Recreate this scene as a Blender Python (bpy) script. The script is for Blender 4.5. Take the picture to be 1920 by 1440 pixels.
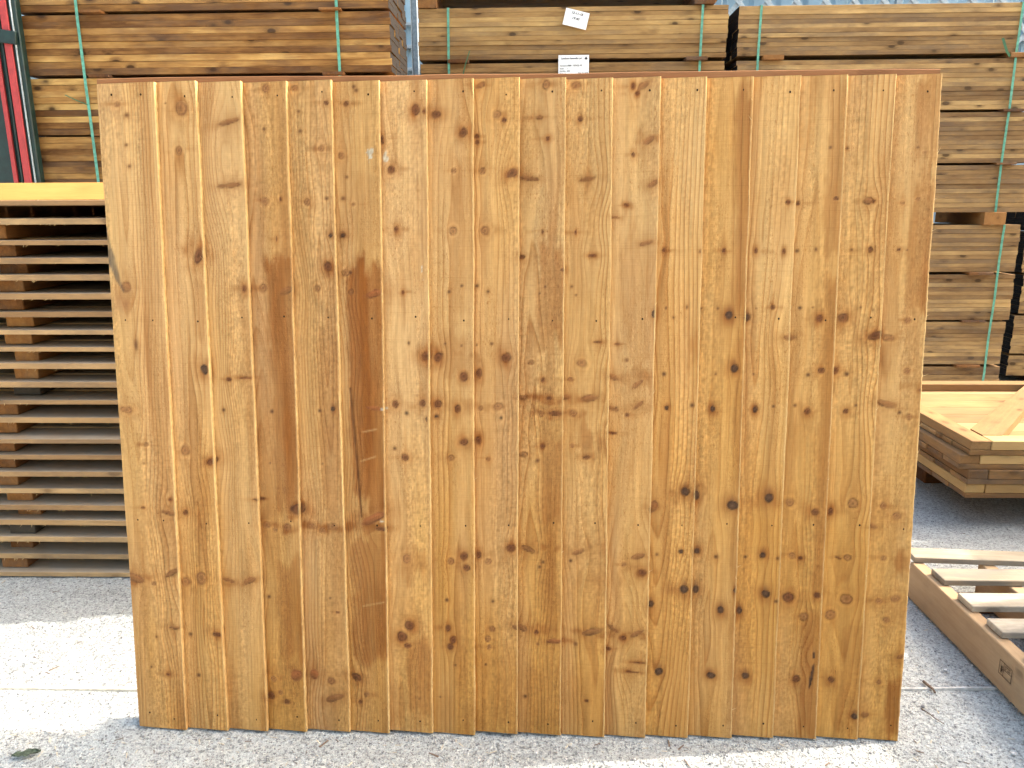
import bpy, math, random
import numpy as np
from mathutils import Matrix, Vector

# ------------------------------------------------------------------ scene, camera, light
scene = bpy.context.scene
for o in list(bpy.data.objects):
    bpy.data.objects.remove(o)
COL = scene.collection
R = math.radians
rnd = random.Random(11)

cam_data = bpy.data.cameras.new('camera')
cam = bpy.data.objects.new('camera', cam_data)
COL.objects.link(cam)
cam_data.sensor_width = 36.0
cam_data.lens = 27.035
cam_data.clip_start = 0.05
cam_data.clip_end = 600
cam.matrix_world = (Matrix.Translation((0, 0, 1.2424)) @ Matrix.Rotation(0.0301, 4, 'Z')
                    @ Matrix.Rotation(math.pi / 2 - 0.23265, 4, 'X') @ Matrix.Rotation(-0.0057, 4, 'Z'))
scene.camera = cam

SUN_EL, SUN_AZ = R(40.0), R(11.5)          # azimuth measured from +X towards +Y
sun_dir = Vector((math.cos(SUN_EL) * math.cos(SUN_AZ), math.cos(SUN_EL) * math.sin(SUN_AZ), math.sin(SUN_EL)))
world = bpy.data.worlds.new('World')
scene.world = world
world.use_nodes = True
wn = world.node_tree.nodes
bg = wn.get('Background')
sky = wn.new('ShaderNodeTexSky')
sky.sky_type = 'NISHITA'
sky.sun_disc = False
sky.sun_elevation = SUN_EL
sky.sun_rotation = math.pi / 2 - SUN_AZ
sky.air_density = 1.7
sky.dust_density = 8.0
sky.ozone_density = 1.0
world.node_tree.links.new(sky.outputs[0], bg.inputs[0])
bg.inputs[1].default_value = 0.15

sl = bpy.data.lights.new('sun', 'SUN')
sl.energy = 2.0
sl.angle = R(0.55)
sl.color = (1.0, 0.93, 0.82)
sun = bpy.data.objects.new('sun', sl)
COL.objects.link(sun)
sun.rotation_euler = sun_dir.to_track_quat('Z', 'Y').to_euler()

scene.view_settings.view_transform = 'Standard'
scene.view_settings.look = 'None'
scene.view_settings.exposure = 2.1
scene.view_settings.gamma = 1.0
scene.render.engine = 'CYCLES'
scene.cycles.use_denoising = True
scene.cycles.max_bounces = 5
scene.cycles.diffuse_bounces = 3
scene.cycles.use_adaptive_sampling = True
scene.cycles.adaptive_threshold = 0.02

# ------------------------------------------------------------------ helpers
def tag(o, label=None, cat=None, group=None, kind=None):
    if label: o['label'] = label
    if cat: o['category'] = cat
    if group: o['group'] = group
    if kind: o['kind'] = kind
    return o

def empty(name, loc=(0, 0, 0), rot=(0, 0, 0)):
    o = bpy.data.objects.new(name, None)
    o.empty_display_size = 0.1
    COL.objects.link(o)
    o.location = loc
    o.rotation_euler = rot
    return o

def link(name, mesh, parent=None, loc=(0, 0, 0), rot=(0, 0, 0), mat=None):
    if mat is not None and not mesh.materials:
        mesh.materials.append(mat)
    o = bpy.data.objects.new(name, mesh)
    COL.objects.link(o)
    if parent is not None:
        o.parent = parent
    o.location = loc
    o.rotation_euler = rot
    return o

def mesh_from(name, v, f, mat=None, smooth=False):
    m = bpy.data.meshes.new(name)
    m.from_pydata([tuple(map(float, p)) for p in v], [], [tuple(int(i) for i in q) for q in f])
    m.update()
    if smooth:
        m.polygons.foreach_set('use_smooth', [True] * len(m.polygons))
    if mat is not None:
        m.materials.append(mat)
    return m

def mesh_grid(name, V, F):
    """numpy vertices (n,3) and quads (m,4)."""
    m = bpy.data.meshes.new(name)
    m.vertices.add(len(V))
    m.vertices.foreach_set('co', V.astype(np.float32).ravel())
    m.loops.add(F.size)
    m.loops.foreach_set('vertex_index', F.astype(np.int32).ravel())
    m.polygons.add(len(F))
    m.polygons.foreach_set('loop_start', np.arange(0, F.size, 4, dtype=np.int32))
    m.update(calc_edges=True)
    return m

_box = {}
def box_mesh(sx, sy, sz, mat, b=0.0015):
    """box centred on the origin with chamfered edges; alike boxes share one mesh."""
    key = (round(sx, 3), round(sy, 3), round(sz, 4), mat.name, b)
    if key in _box:
        return _box[key]
    hx, hy, hz = sx / 2, sy / 2, sz / 2
    b = min(b, hx * .4, hy * .4, hz * .4)
    v, idx = [], {}
    for X in (-1, 1):
        for Y in (-1, 1):
            for Z in (-1, 1):
                for k in range(3):
                    p = [X * hx, Y * hy, Z * hz]
                    for j in range(3):
                        if j != k:
                            p[j] -= (X, Y, Z)[j] * b
                    idx[(X, Y, Z, k)] = len(v)
                    v.append(p)
    f = []
    for k in range(3):
        a, c = [j for j in range(3) if j != k]
        for s in (-1, 1):
            q = []
            for (i, j) in ((-1, -1), (1, -1), (1, 1), (-1, 1)):
                t = [0, 0, 0]; t[k] = s; t[a] = i; t[c] = j
                q.append(idx[(t[0], t[1], t[2], k)])
            f.append(q)
        for i in (-1, 1):
            for j in (-1, 1):
                q = []
                for (s, kk) in ((-1, a), (1, a), (1, c), (-1, c)):
                    t = [0, 0, 0]; t[k] = s; t[a] = i; t[c] = j
                    q.append(idx[(t[0], t[1], t[2], kk)])
                f.append(q)
    for X in (-1, 1):
        for Y in (-1, 1):
            for Z in (-1, 1):
                f.append([idx[(X, Y, Z, 0)], idx[(X, Y, Z, 1)], idx[(X, Y, Z, 2)]])
    # orient outwards
    out = []
    V = np.array(v)
    for q in f:
        c = V[q].mean(0)
        nrm = np.cross(V[q[1]] - V[q[0]], V[q[2]] - V[q[0]])
        out.append(q if nrm @ c > 0 else q[::-1])
    m = mesh_from('timber', v, out, mat)
    _box[key] = m
    return m

def box(name, lo, hi, mat, parent=None, b=0.0015, rot=(0, 0, 0)):
    s = [hi[i] - lo[i] for i in range(3)]
    c = [(hi[i] + lo[i]) / 2 for i in range(3)]
    return link(name, box_mesh(*s, mat, b), parent, c, rot)

# numpy value noise ---------------------------------------------------------
def _hash(i, j, seed):
    h = (i.astype(np.int64) * 374761393 + j.astype(np.int64) * 668265263 + seed * 974634217) & 0x7fffffff
    h = ((h ^ (h >> 13)) * 1274126177) & 0x7fffffff
    h = (h ^ (h >> 16)) & 0xffff
    return h / 65535.0

def vn(x, y, seed=0):
    x = np.asarray(x, float); y = np.asarray(y, float)
    xi, yi = np.floor(x), np.floor(y)
    fx, fy = x - xi, y - yi
    fx = fx * fx * (3 - 2 * fx); fy = fy * fy * (3 - 2 * fy)
    a = _hash(xi, yi, seed); b = _hash(xi + 1, yi, seed)
    c = _hash(xi, yi + 1, seed); d = _hash(xi + 1, yi + 1, seed)
    return (a * (1 - fx) + b * fx) * (1 - fy) + (c * (1 - fx) + d * fx) * fy

def fbm(x, y, seed=0, oct=4):
    s, a, t = 0, 1.0, 0
    for k in range(oct):
        s = s + a * vn(x * 2 ** k, y * 2 ** k, seed + 17 * k)
        t += a; a *= .5
    return s / t

def sstep(a, b, x):
    t = np.clip((x - a) / (b - a), 0, 1)
    return t * t * (3 - 2 * t)

# ------------------------------------------------------------------ materials
class NT:
    def __init__(self, name, rough=.7, spec=.3):
        self.m = bpy.data.materials.new(name)
        self.m.use_nodes = True
        self.t = self.m.node_tree
        self.b = self.t.nodes['Principled BSDF']
        self.b.inputs['Roughness'].default_value = rough
        self.b.inputs['Specular IOR Level'].default_value = spec
    def n(self, typ, **kw):
        nd = self.t.nodes.new('ShaderNode' + typ)
        for k, v in kw.items():
            setattr(nd, k, v)
        return nd
    def l(self, a, b):
        self.t.links.new(a, b)
    def val(self, sock, x):
        if hasattr(x, 'is_output'):
            self.l(x, sock)
        else:
            sock.default_value = x
    def math(self, op, a, b=0.0, c=None, clamp=False):
        nd = self.n('Math', operation=op, use_clamp=clamp)
        self.val(nd.inputs[0], a); self.val(nd.inputs[1], b)
        if c is not None: self.val(nd.inputs[2], c)
        return nd.outputs[0]
    def vmul(self, v, s):
        nd = self.n('VectorMath', operation='MULTIPLY')
        self.l(v, nd.inputs[0]); nd.inputs[1].default_value = s
        return nd.outputs[0]
    def vadd(self, v, s):
        nd = self.n('VectorMath', operation='ADD')
        self.l(v, nd.inputs[0]); self.val(nd.inputs[1], s)
        return nd.outputs[0]
    def noise(self, v, scale, detail=3, rough=.55, dist=0.0):
        nd = self.n('TexNoise')
        if v is not None: self.l(v, nd.inputs['Vector'])
        nd.inputs['Scale'].default_value = scale
        nd.inputs['Detail'].default_value = detail
        nd.inputs['Roughness'].default_value = rough
        nd.inputs['Distortion'].default_value = dist
        return nd.outputs['Fac']
    def rng(self, x, a, b, c=0.0, d=1.0, smooth=True):
        nd = self.n('MapRange')
        if smooth: nd.interpolation_type = 'SMOOTHSTEP'
        self.val(nd.inputs[0], x)
        nd.inputs[1].default_value = a; nd.inputs[2].default_value = b
        nd.inputs[3].default_value = c; nd.inputs[4].default_value = d
        return nd.outputs[0]
    def mix(self, f, a, b, blend='MIX'):
        nd = self.n('Mix', data_type='RGBA', blend_type=blend)
        self.val(nd.inputs[0], f)
        for s, x in ((nd.inputs[6], a), (nd.inputs[7], b)):
            if hasattr(x, 'is_output'): self.l(x, s)
            else: s.default_value = (*x, 1)
        return nd.outputs[2]
    def ramp(self, f, stops):
        nd = self.n('ValToRGB')
        e = nd.color_ramp.elements
        while len(e) < len(stops): e.new(0.5)
        for k, (p, c) in enumerate(stops):
            e[k].position = p; e[k].color = (*c, 1)
        self.val(nd.inputs[0], f)
        return nd.outputs[0]
    def bump(self, h, strength=.3, dist=.002):
        nd = self.n('Bump')
        nd.inputs['Strength'].default_value = strength
        nd.inputs['Distance'].default_value = dist
        self.l(h, nd.inputs['Height'])
        self.l(nd.outputs[0], self.b.inputs['Normal'])
    def color(self, c):
        self.val(self.b.inputs['Base Color'], c if hasattr(c, 'is_output') else (*c, 1))

def wood(name, stops, knots=1.0, grey=0.0, greycol=(.10, .085, .07), contrast=.55, rough=.72, vary=.75, dust=None, sawn=.0, ends=None):
    """sawn timber, grain along the piece's local X; every piece has its own tone."""
    w = NT(name, rough, .15)
    tc = w.n('TexCoord').outputs['Object']
    ra = w.n('ObjectInfo').outputs['Random']
    cmb = w.n('CombineXYZ')
    w.l(w.math('MULTIPLY', ra, 37.0), cmb.inputs[0]); w.l(w.math('MULTIPLY', ra, 91.3), cmb.inputs[1]); w.l(w.math('MULTIPLY', ra, 53.7), cmb.inputs[2])
    p = w.vadd(tc, cmb.outputs[0])
    # knots
    kv = w.n('TexVoronoi', feature='F1')
    kd = w.n('TexNoise'); kd.inputs['Scale'].default_value = 9
    w.l(p, kd.inputs['Vector'])
    w.l(w.vmul(p, (6.5, 12.0, 12.0)), kv.inputs['Vector'])
    kv.inputs['Scale'].default_value = 1.0
    kdist = kv.outputs['Distance']
    halo = w.rng(kdist, .36, .06)
    core = w.rng(kdist, .17, .10)
    # grain bends round the knots
    warp = w.math('MULTIPLY', halo, .012)
    cw = w.n('CombineXYZ'); w.l(warp, cw.inputs[2]); w.l(warp, cw.inputs[1])
    pg = w.vadd(p, cw.outputs[0])
    streak = w.noise(w.vmul(pg, (2.6, 70, 70)), 1.0, 3, .6, .8)
    wide = w.noise(w.vmul(p, (4.2, 11, 11)), 1.0, 3, .6)
    fib = w.noise(w.vmul(pg, (26, 330, 330)), 1.0, 2)
    r2 = w.math('FRACT', w.math('MULTIPLY', ra, 7.31))
    t = w.math('MULTIPLY_ADD', r2, vary, (1 - vary) / 2)
    t = w.math('ADD', t, w.math('MULTIPLY', w.math('SUBTRACT', streak, .5), contrast))
    t = w.math('ADD', t, w.math('MULTIPLY', w.math('SUBTRACT', wide, .5), contrast * 1.7))
    t = w.math('ADD', t, w.math('MULTIPLY', w.math('SUBTRACT', fib, .5), .34))
    c = w.ramp(t, stops)
    dark = tuple(x * .35 for x in stops[0][1])
    kn = tuple(x * .55 for x in stops[0][1])
    if knots:
        c = w.mix(w.math('MULTIPLY', halo, .60 * knots), c, kn)
        c = w.mix(w.math('MULTIPLY', core, .85 * knots), c, dark)
    if grey:
        g = w.noise(w.vmul(p, (2.3, 7, 7)), 1.0, 4, .65)
        g2 = w.noise(w.vmul(p, (30, 60, 60)), 1.0, 3, .6)
        gm = w.math('MULTIPLY', w.rng(w.math('MULTIPLY_ADD', g2, .25, g), .56, .80), grey)
        c = w.mix(gm, c, greycol)
    if dust:
        nz = w.n('NewGeometry').outputs['Normal']
        sp = w.n('SeparateXYZ'); w.l(nz, sp.inputs[0])
        d1 = w.noise(w.vmul(tc, (6, 10, 10)), 1.0, 4, .6)
        c = w.mix(w.math('MULTIPLY', w.rng(sp.outputs[2], .6, .95), w.rng(d1, .3, .65, .45, .95)), c, dust)
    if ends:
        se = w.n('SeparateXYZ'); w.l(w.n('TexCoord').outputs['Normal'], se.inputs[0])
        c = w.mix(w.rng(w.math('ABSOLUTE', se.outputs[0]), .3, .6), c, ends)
    w.color(c)
    h = w.math('ADD', w.math('MULTIPLY', streak, .7), w.math('MULTIPLY', fib, .5))
    if sawn:
        sw = w.noise(w.vmul(tc, (260, 14, 40)), 1.0, 2)
        h = w.math('MULTIPLY_ADD', sw, sawn, h)
    w.bump(h, .35, .002)
    return w.m

def plain(name, col, rough=.5, spec=.4, metal=0.0, noise_amt=.12, scale=40, bump=0.0):
    w = NT(name, rough, spec)
    tc = w.n('TexCoord').outputs['Object']
    n1 = w.noise(tc, scale, 4, .6)
    c = w.mix(w.rng(n1, .3, .7, 0, 1), tuple(x * (1 - noise_amt) for x in col), tuple(min(1, x * (1 + noise_amt)) for x in col))
    w.color(c)
    w.b.inputs['Metallic'].default_value = metal
    if bump: w.bump(n1, bump, .003)
    return w.m

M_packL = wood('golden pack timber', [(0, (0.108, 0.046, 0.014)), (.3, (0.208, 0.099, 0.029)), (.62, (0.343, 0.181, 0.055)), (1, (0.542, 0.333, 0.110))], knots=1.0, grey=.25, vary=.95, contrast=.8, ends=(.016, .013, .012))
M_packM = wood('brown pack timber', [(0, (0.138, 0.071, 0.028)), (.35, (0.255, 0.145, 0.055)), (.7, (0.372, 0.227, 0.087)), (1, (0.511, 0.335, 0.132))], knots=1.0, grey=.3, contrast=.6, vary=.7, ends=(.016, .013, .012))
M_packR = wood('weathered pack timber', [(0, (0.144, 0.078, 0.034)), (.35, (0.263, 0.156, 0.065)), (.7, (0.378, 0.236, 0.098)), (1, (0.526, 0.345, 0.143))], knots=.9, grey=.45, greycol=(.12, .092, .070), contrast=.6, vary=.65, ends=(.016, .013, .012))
M_sticker = wood('bearer timber', [(0, (0.065, 0.026, 0.010)), (.5, (0.184, 0.079, 0.025)), (1, (0.324, 0.158, 0.052))], knots=.3, grey=.5)
M_pile = wood('pile timber', [(0, (0.263, 0.145, 0.064)), (.5, (0.399, 0.238, 0.106)), (1, (0.525, 0.335, 0.157))], knots=.6, grey=.45, greycol=(.14, .10, .07), dust=(.34, .285, .215), sawn=.5, vary=.95)
M_block = wood('rail timber', [(0, (0.108, 0.042, 0.013)), (.5, (0.259, 0.107, 0.029)), (1, (0.410, 0.191, 0.056))], knots=.35, grey=.35, contrast=.7)
M_bark = wood('dark rail timber', [(0, (0.032, 0.026, 0.020)), (.5, (0.059, 0.047, 0.034)), (1, (0.108, 0.079, 0.049))], knots=.3)
M_yellow = wood('fresh yellow timber', [(0, (0.368, 0.201, 0.054)), (.5, (0.456, 0.268, 0.076)), (1, (0.512, 0.321, 0.108))], knots=.5, contrast=.4)
M_gate = wood('gate timber', [(0, (0.177, 0.088, 0.036)), (.5, (0.295, 0.172, 0.070)), (1, (0.399, 0.253, 0.118))], knots=.6, grey=.35, greycol=(.2, .14, .08), contrast=.5, sawn=.4)
M_gatepale = wood('pale gate timber', [(0, (0.331, 0.198, 0.077)), (.5, (0.440, 0.277, 0.107)), (1, (0.532, 0.348, 0.149))], knots=.4, grey=.3, greycol=(.25, .19, .12), contrast=.5, sawn=.4)
M_gatedark = wood('dark gate timber', [(0, (0.108, 0.056, 0.025)), (.5, (0.205, 0.107, 0.042)), (1, (0.313, 0.172, 0.066))], knots=.4, grey=.5, contrast=.5)
M_pallet = wood('pallet timber', [(0, (.23, .185, .130)), (.5, (.37, .31, .225)), (1, (.49, .425, .33))], knots=.5, grey=.9, greycol=(.20, .175, .145), contrast=.8, sawn=.8)
M_stringer = wood('pallet stringer timber', [(0, (0.297, 0.186, 0.101)), (.5, (0.418, 0.286, 0.161)), (1, (0.528, 0.397, 0.239))], knots=.5, grey=.3, contrast=.45, vary=.4)
M_cap = wood('brown rail timber', [(0, (.130, .056, .024)), (.5, (.210, .095, .040)), (1, (.300, .150, .065))], knots=.7, contrast=.5, vary=.3)
M_strap = plain('green strap', (.10, .32, .23), .35, .5, scale=60, noise_amt=.25)
M_straptail = plain('dark green strap', (.03, .13, .06), .4, .5)
M_paper = plain('white paper', (.80, .82, .83), .7, .2, noise_amt=.03)
M_ink = plain('black ink', (.03, .03, .04), .6, .2)
M_stamp = plain('stamp ink', (.045, .022, .012), .8, .1, noise_amt=.4, scale=300)
M_green = plain('dark green paint', (.004, .020, .018), .4, .5, scale=25, noise_amt=.35)
M_teal = plain('teal paint', (.02, .13, .11), .4, .5, scale=25, noise_amt=.3)
M_red = plain('red paint', (.40, .035, .035), .45, .5, scale=30, noise_amt=.15)
M_galv = plain('galvanised steel', (.34, .40, .44), .5, .5, metal=.25, scale=50, noise_amt=.2)
M_clad = plain('pale blue cladding', (.30, .45, .56), .45, .5, scale=6, noise_amt=.1)
M_nail = plain('nail steel', (.040, .022, .012), .8, .05)
M_chip = plain('dry sawdust chips', (.62, .54, .40), .85, .15)
M_splint = plain('raw wood splinters', (.62, .43, .20), .8, .2)
M_stone = plain('pale stone', (.55, .54, .52), .8, .2, scale=90, noise_amt=.2, bump=.4)
M_dkstone = plain('grey stone', (.20, .20, .20), .85, .2, scale=90, noise_amt=.3, bump=.4)
M_leaf = plain('dead leaf', (.075, .095, .065), .8, .2, scale=120, noise_amt=.5, bump=.5)
M_twig = plain('twig bark', (.17, .12, .085), .85, .2, scale=200, noise_amt=.4, bump=.4)
def ground_material():
    w = NT('dusty concrete', .9, .15)
    tc = w.n('TexCoord').outputs['Object']
    big = w.noise(tc, 1.7, 4, .6)
    mid = w.noise(tc, 14, 4, .6)
    mot = w.noise(tc, 48, 3, .65)
    fine = w.noise(tc, 105, 4, .75)
    gr = w.noise(tc, 420, 2, .6)
    v1 = w.n('TexVoronoi', feature='F1'); w.l(tc, v1.inputs['Vector']); v1.inputs['Scale'].default_value = 150
    v2 = w.n('TexVoronoi', feature='F1'); w.l(tc, v2.inputs['Vector']); v2.inputs['Scale'].default_value = 70
    c = w.mix(w.rng(big, .35, .65), (.58, .61, .60), (.68, .71, .69))
    c = w.mix(w.rng(mid, .42, .68, 0, .45), c, (.42, .42, .41))
    c = w.mix(w.rng(fine, .51, .61, 0, .68), c, (.16, .165, .165))  # dark specks, partly the shade of fine crevices put into the colour
    c = w.mix(w.rng(fine, .47, .36, 0, .85), c, (.78, .79, .75))
    c = w.mix(w.rng(mot, .52, .66, 0, .30), c, (.24, .25, .25))
    c = w.mix(w.rng(gr, .55, .68, 0, .85), c, (.12, .12, .115))  # finer dark grain, also painting in crevice shade
    sd = w.n('SeparateColor'); w.l(v1.outputs['Color'], sd.inputs[0])
    grain = w.math('MULTIPLY', w.rng(v1.outputs['Distance'], .42, .22), w.rng(sd.outputs[0], .60, .66))
    c = w.mix(grain, c, w.mix(sd.outputs[1], (.22, .215, .21), (.80, .78, .74)))
    sd2 = w.n('SeparateColor'); w.l(v2.outputs['Color'], sd2.inputs[0])
    g2 = w.math('MULTIPLY', w.rng(v2.outputs['Distance'], .30, .18), w.rng(sd2.outputs[0], .90, .92))
    c = w.mix(w.math('MULTIPLY', g2, .6), c, (.24, .24, .24))
    # drag marks: long faint scrapes
    dr = w.noise(w.vmul(tc, (5, 60, 1)), 1.0, 3, .5, .8)
    c = w.mix(w.rng(dr, .60, .75, 0, .35), c, (.74, .72, .68))
    w.color(c)
    h = w.math('ADD', w.math('MULTIPLY', fine, 1.0), w.math('MULTIPLY', gr, .35))
    h = w.math('MULTIPLY_ADD', grain, .45, h)
    h = w.math('MULTIPLY_ADD', g2, .8, h)
    h = w.math('MULTIPLY_ADD', mid, .8, h)
    h = w.math('MULTIPLY_ADD', mot, -1.4, h)
    w.bump(h, 1.0, .010)
    return w.m
M_ground = ground_material()

def fence_material():
    """the grain phase, knots and stains come from per-vertex fields of each board"""
    w = NT('dip treated softwood', .58, .16)
    tc = w.n('TexCoord').outputs['Object']
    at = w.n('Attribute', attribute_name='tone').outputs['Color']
    ph = w.n('Attribute', attribute_name='phase').outputs['Fac']
    st = w.n('Attribute', attribute_name='ring').outputs['Fac']
    wob = w.noise(w.vmul(tc, (30, 30, 4)), 1.0, 3)
    ph = w.math('ADD', ph, w.math('MULTIPLY', w.math('SUBTRACT', wob, .5), .55))
    fr = w.math('FRACT', ph)
    late = w.math('POWER', fr, 3.0)
    drop = w.rng(fr, .0, .14, 1, 0)
    line = w.math('MULTIPLY', w.math('MAXIMUM', late, drop), st)
    fib = w.noise(w.vmul(tc, (520, 520, 14)), 1.0, 3, .6)
    fib2 = w.noise(w.vmul(tc, (150, 150, 5)), 1.0, 3, .6)
    wool = w.noise(w.vmul(tc, (330, 330, 130)), 1.0, 3, .7)
    woolm = w.rng(w.noise(w.vmul(tc, (22, 22, 3.2)), 1.0, 2), .42, .62)
    saw = w.noise(w.vmul(tc, (7, 7, 330)), 1.0, 2)
    blot = w.noise(w.vmul(tc, (14, 14, 5)), 1.0, 4, .6)
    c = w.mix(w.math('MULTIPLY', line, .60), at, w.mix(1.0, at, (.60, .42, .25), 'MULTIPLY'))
    c = w.mix(w.rng(fib, .3, .7, .28, 0), c, w.mix(1.0, c, (.62, .50, .36), 'MULTIPLY'))
    c = w.mix(w.rng(fib2, .55, .75, 0, .45), c, w.mix(1.0, c, (.72, .58, .42), 'MULTIPLY'))
    c = w.mix(w.math('MULTIPLY', w.rng(wool, .56, .70), w.math('MULTIPLY', woolm, .85)), c, w.mix(1.0, c, (.66, .50, .34), 'MULTIPLY'))
    c = w.mix(w.math('MULTIPLY', w.rng(wool, .44, .30), w.math('MULTIPLY', woolm, .75)), c, w.mix(1.0, c, (1.32, 1.36, 1.45), 'MULTIPLY'))
    c = w.mix(w.rng(saw, .57, .72, 0, .22), c, w.mix(1.0, c, (.68, .58, .46), 'MULTIPLY'))
    c = w.mix(w.rng(blot, .5, .72, 0, .30), c, w.mix(1.0, c, (.80, .66, .50), 'MULTIPLY'))
    w.color(c)
    w.l(w.rng(blot, .35, .65, .5, .68), w.b.inputs['Roughness'])
    h = w.math('MULTIPLY_ADD', line, -.5, w.math('MULTIPLY', fib, .4))
    h = w.math('MULTIPLY_ADD', w.math('MULTIPLY', wool, woolm), 1.1, h)
    h = w.math('MULTIPLY_ADD', saw, .35, h)
    w.bump(h, .85, .0020)
    return w.m
M_fence = fence_material()

# ------------------------------------------------------------------ ground
def axis(lo, hi, step, far):
    core = list(np.arange(lo, hi + step / 2, step))
    a, b, s = [], [], step
    x = lo
    while x > -far:
        s *= 1.35; x -= s; a.append(x)
    s = step; x = hi
    while x < far:
        s *= 1.35; x += s; b.append(x)
    return np.array(a[::-1] + core + b)
gx = axis(-2.2, 2.3, .0095, 250)
gy = axis(1.25, 3.2, .0095, 250)
GX, GY = np.meshgrid(gx, gy)
def ground_h(x, y):
    near = np.exp(-(np.maximum(0, np.abs(x) - 2.2) ** 2 + np.maximum(0, np.abs(y - 2.2) - 1.1) ** 2) / .3)
    h = (fbm(x * 38, y * 38, 5, 3) - .5) * .0045 + (fbm(x * 3, y * 3, 9, 3) - .5) * .008
    h = h + np.maximum(0, vn(x * 75, y * 75, 3) - .80) * .018
    # the scrape seen on the sunlit strip left of the panel
    d = np.abs((x + 1.308) - (y - 1.99) * -.13 + .006 * np.sin(y * 40))
    h = h - .006 * np.exp(-(d / .007) ** 2) * sstep(1.87, 1.93, y) * (1 - sstep(2.06, 2.12, y))
    return h * near - .001
GZ = ground_h(GX, GY)
nx, ny = len(gx), len(gy)
ii = np.arange(nx * ny).reshape(ny, nx)
F = np.stack([ii[:-1, :-1], ii[:-1, 1:], ii[1:, 1:], ii[1:, :-1]], -1).reshape(-1, 4)
gm = mesh_grid('ground', np.stack([GX, GY, GZ], -1).reshape(-1, 3), F)
gm.polygons.foreach_set('use_smooth', [True] * len(gm.polygons))
gm.materials.append(M_ground)
tag(link('ground', gm), 'dusty pale grey concrete yard strewn with grit', kind='structure')

def strip(name, a, b, wdt, z0, z1, mat):
    """a thin lath along a to b with slightly ragged edges"""
    a, b = np.array(a), np.array(b)
    n = 60
    d = (b - a) / np.linalg.norm(b - a); q = np.array([-d[1], d[0]])
    v, f = [], []
    for k in range(n + 1):
        p = a + (b - a) * k / n
        w0 = wdt * (.5 + .25 * (vn(k * .4, 1.5, 3) - .5)); w1 = wdt * (.5 + .25 * (vn(k * .4, 7.5, 4) - .5))
        zz = z1 + .002 * (float(vn(k * .15, .3, 8)) - .5)
        for (s, z) in ((-w0, z0), (-w0 * .85, zz), (w1 * .85, zz), (w1, z0)):
            e = p + q * s
            v.append((e[0], e[1], z))
        if k:
            i = 4 * k
            for j in range(3):
                f.append((i - 4 + j, i + j, i + j + 1, i - 3 + j))
    return mesh_from(name, v, f, mat)
M_joint = plain('joint strip', (.62, .55, .44), .85, .2, scale=70, noise_amt=.2, bump=.5)
tag(link('concrete_joint', strip('concrete_joint', (-2.6, 1.747), (-.98, 1.752), .013, -.003, .006, M_joint)), 'narrow pale strip set in the concrete at left', kind='structure')
M_joint2 = plain('joint grout', (.48, .47, .44), .9, .2, scale=70, noise_amt=.2, bump=.5)
tag(link('concrete_joint', strip('concrete_joint', (.90, 1.793), (1.9, 1.83), .007, -.003, .004, M_joint2)), 'faint joint line in the concrete at right', kind='structure')

# ------------------------------------------------------------------ leaning fence panel (the subject)
PX, PY, LEAN = -0.9647, 1.6086, 0.1071
panel = empty('fence_panel', (PX, PY, 0.0), (-LEAN, 0, 0))
tag(panel, 'large golden brown featheredge fence panel standing upright, leaning back, in the foreground', 'fence panel')

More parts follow.
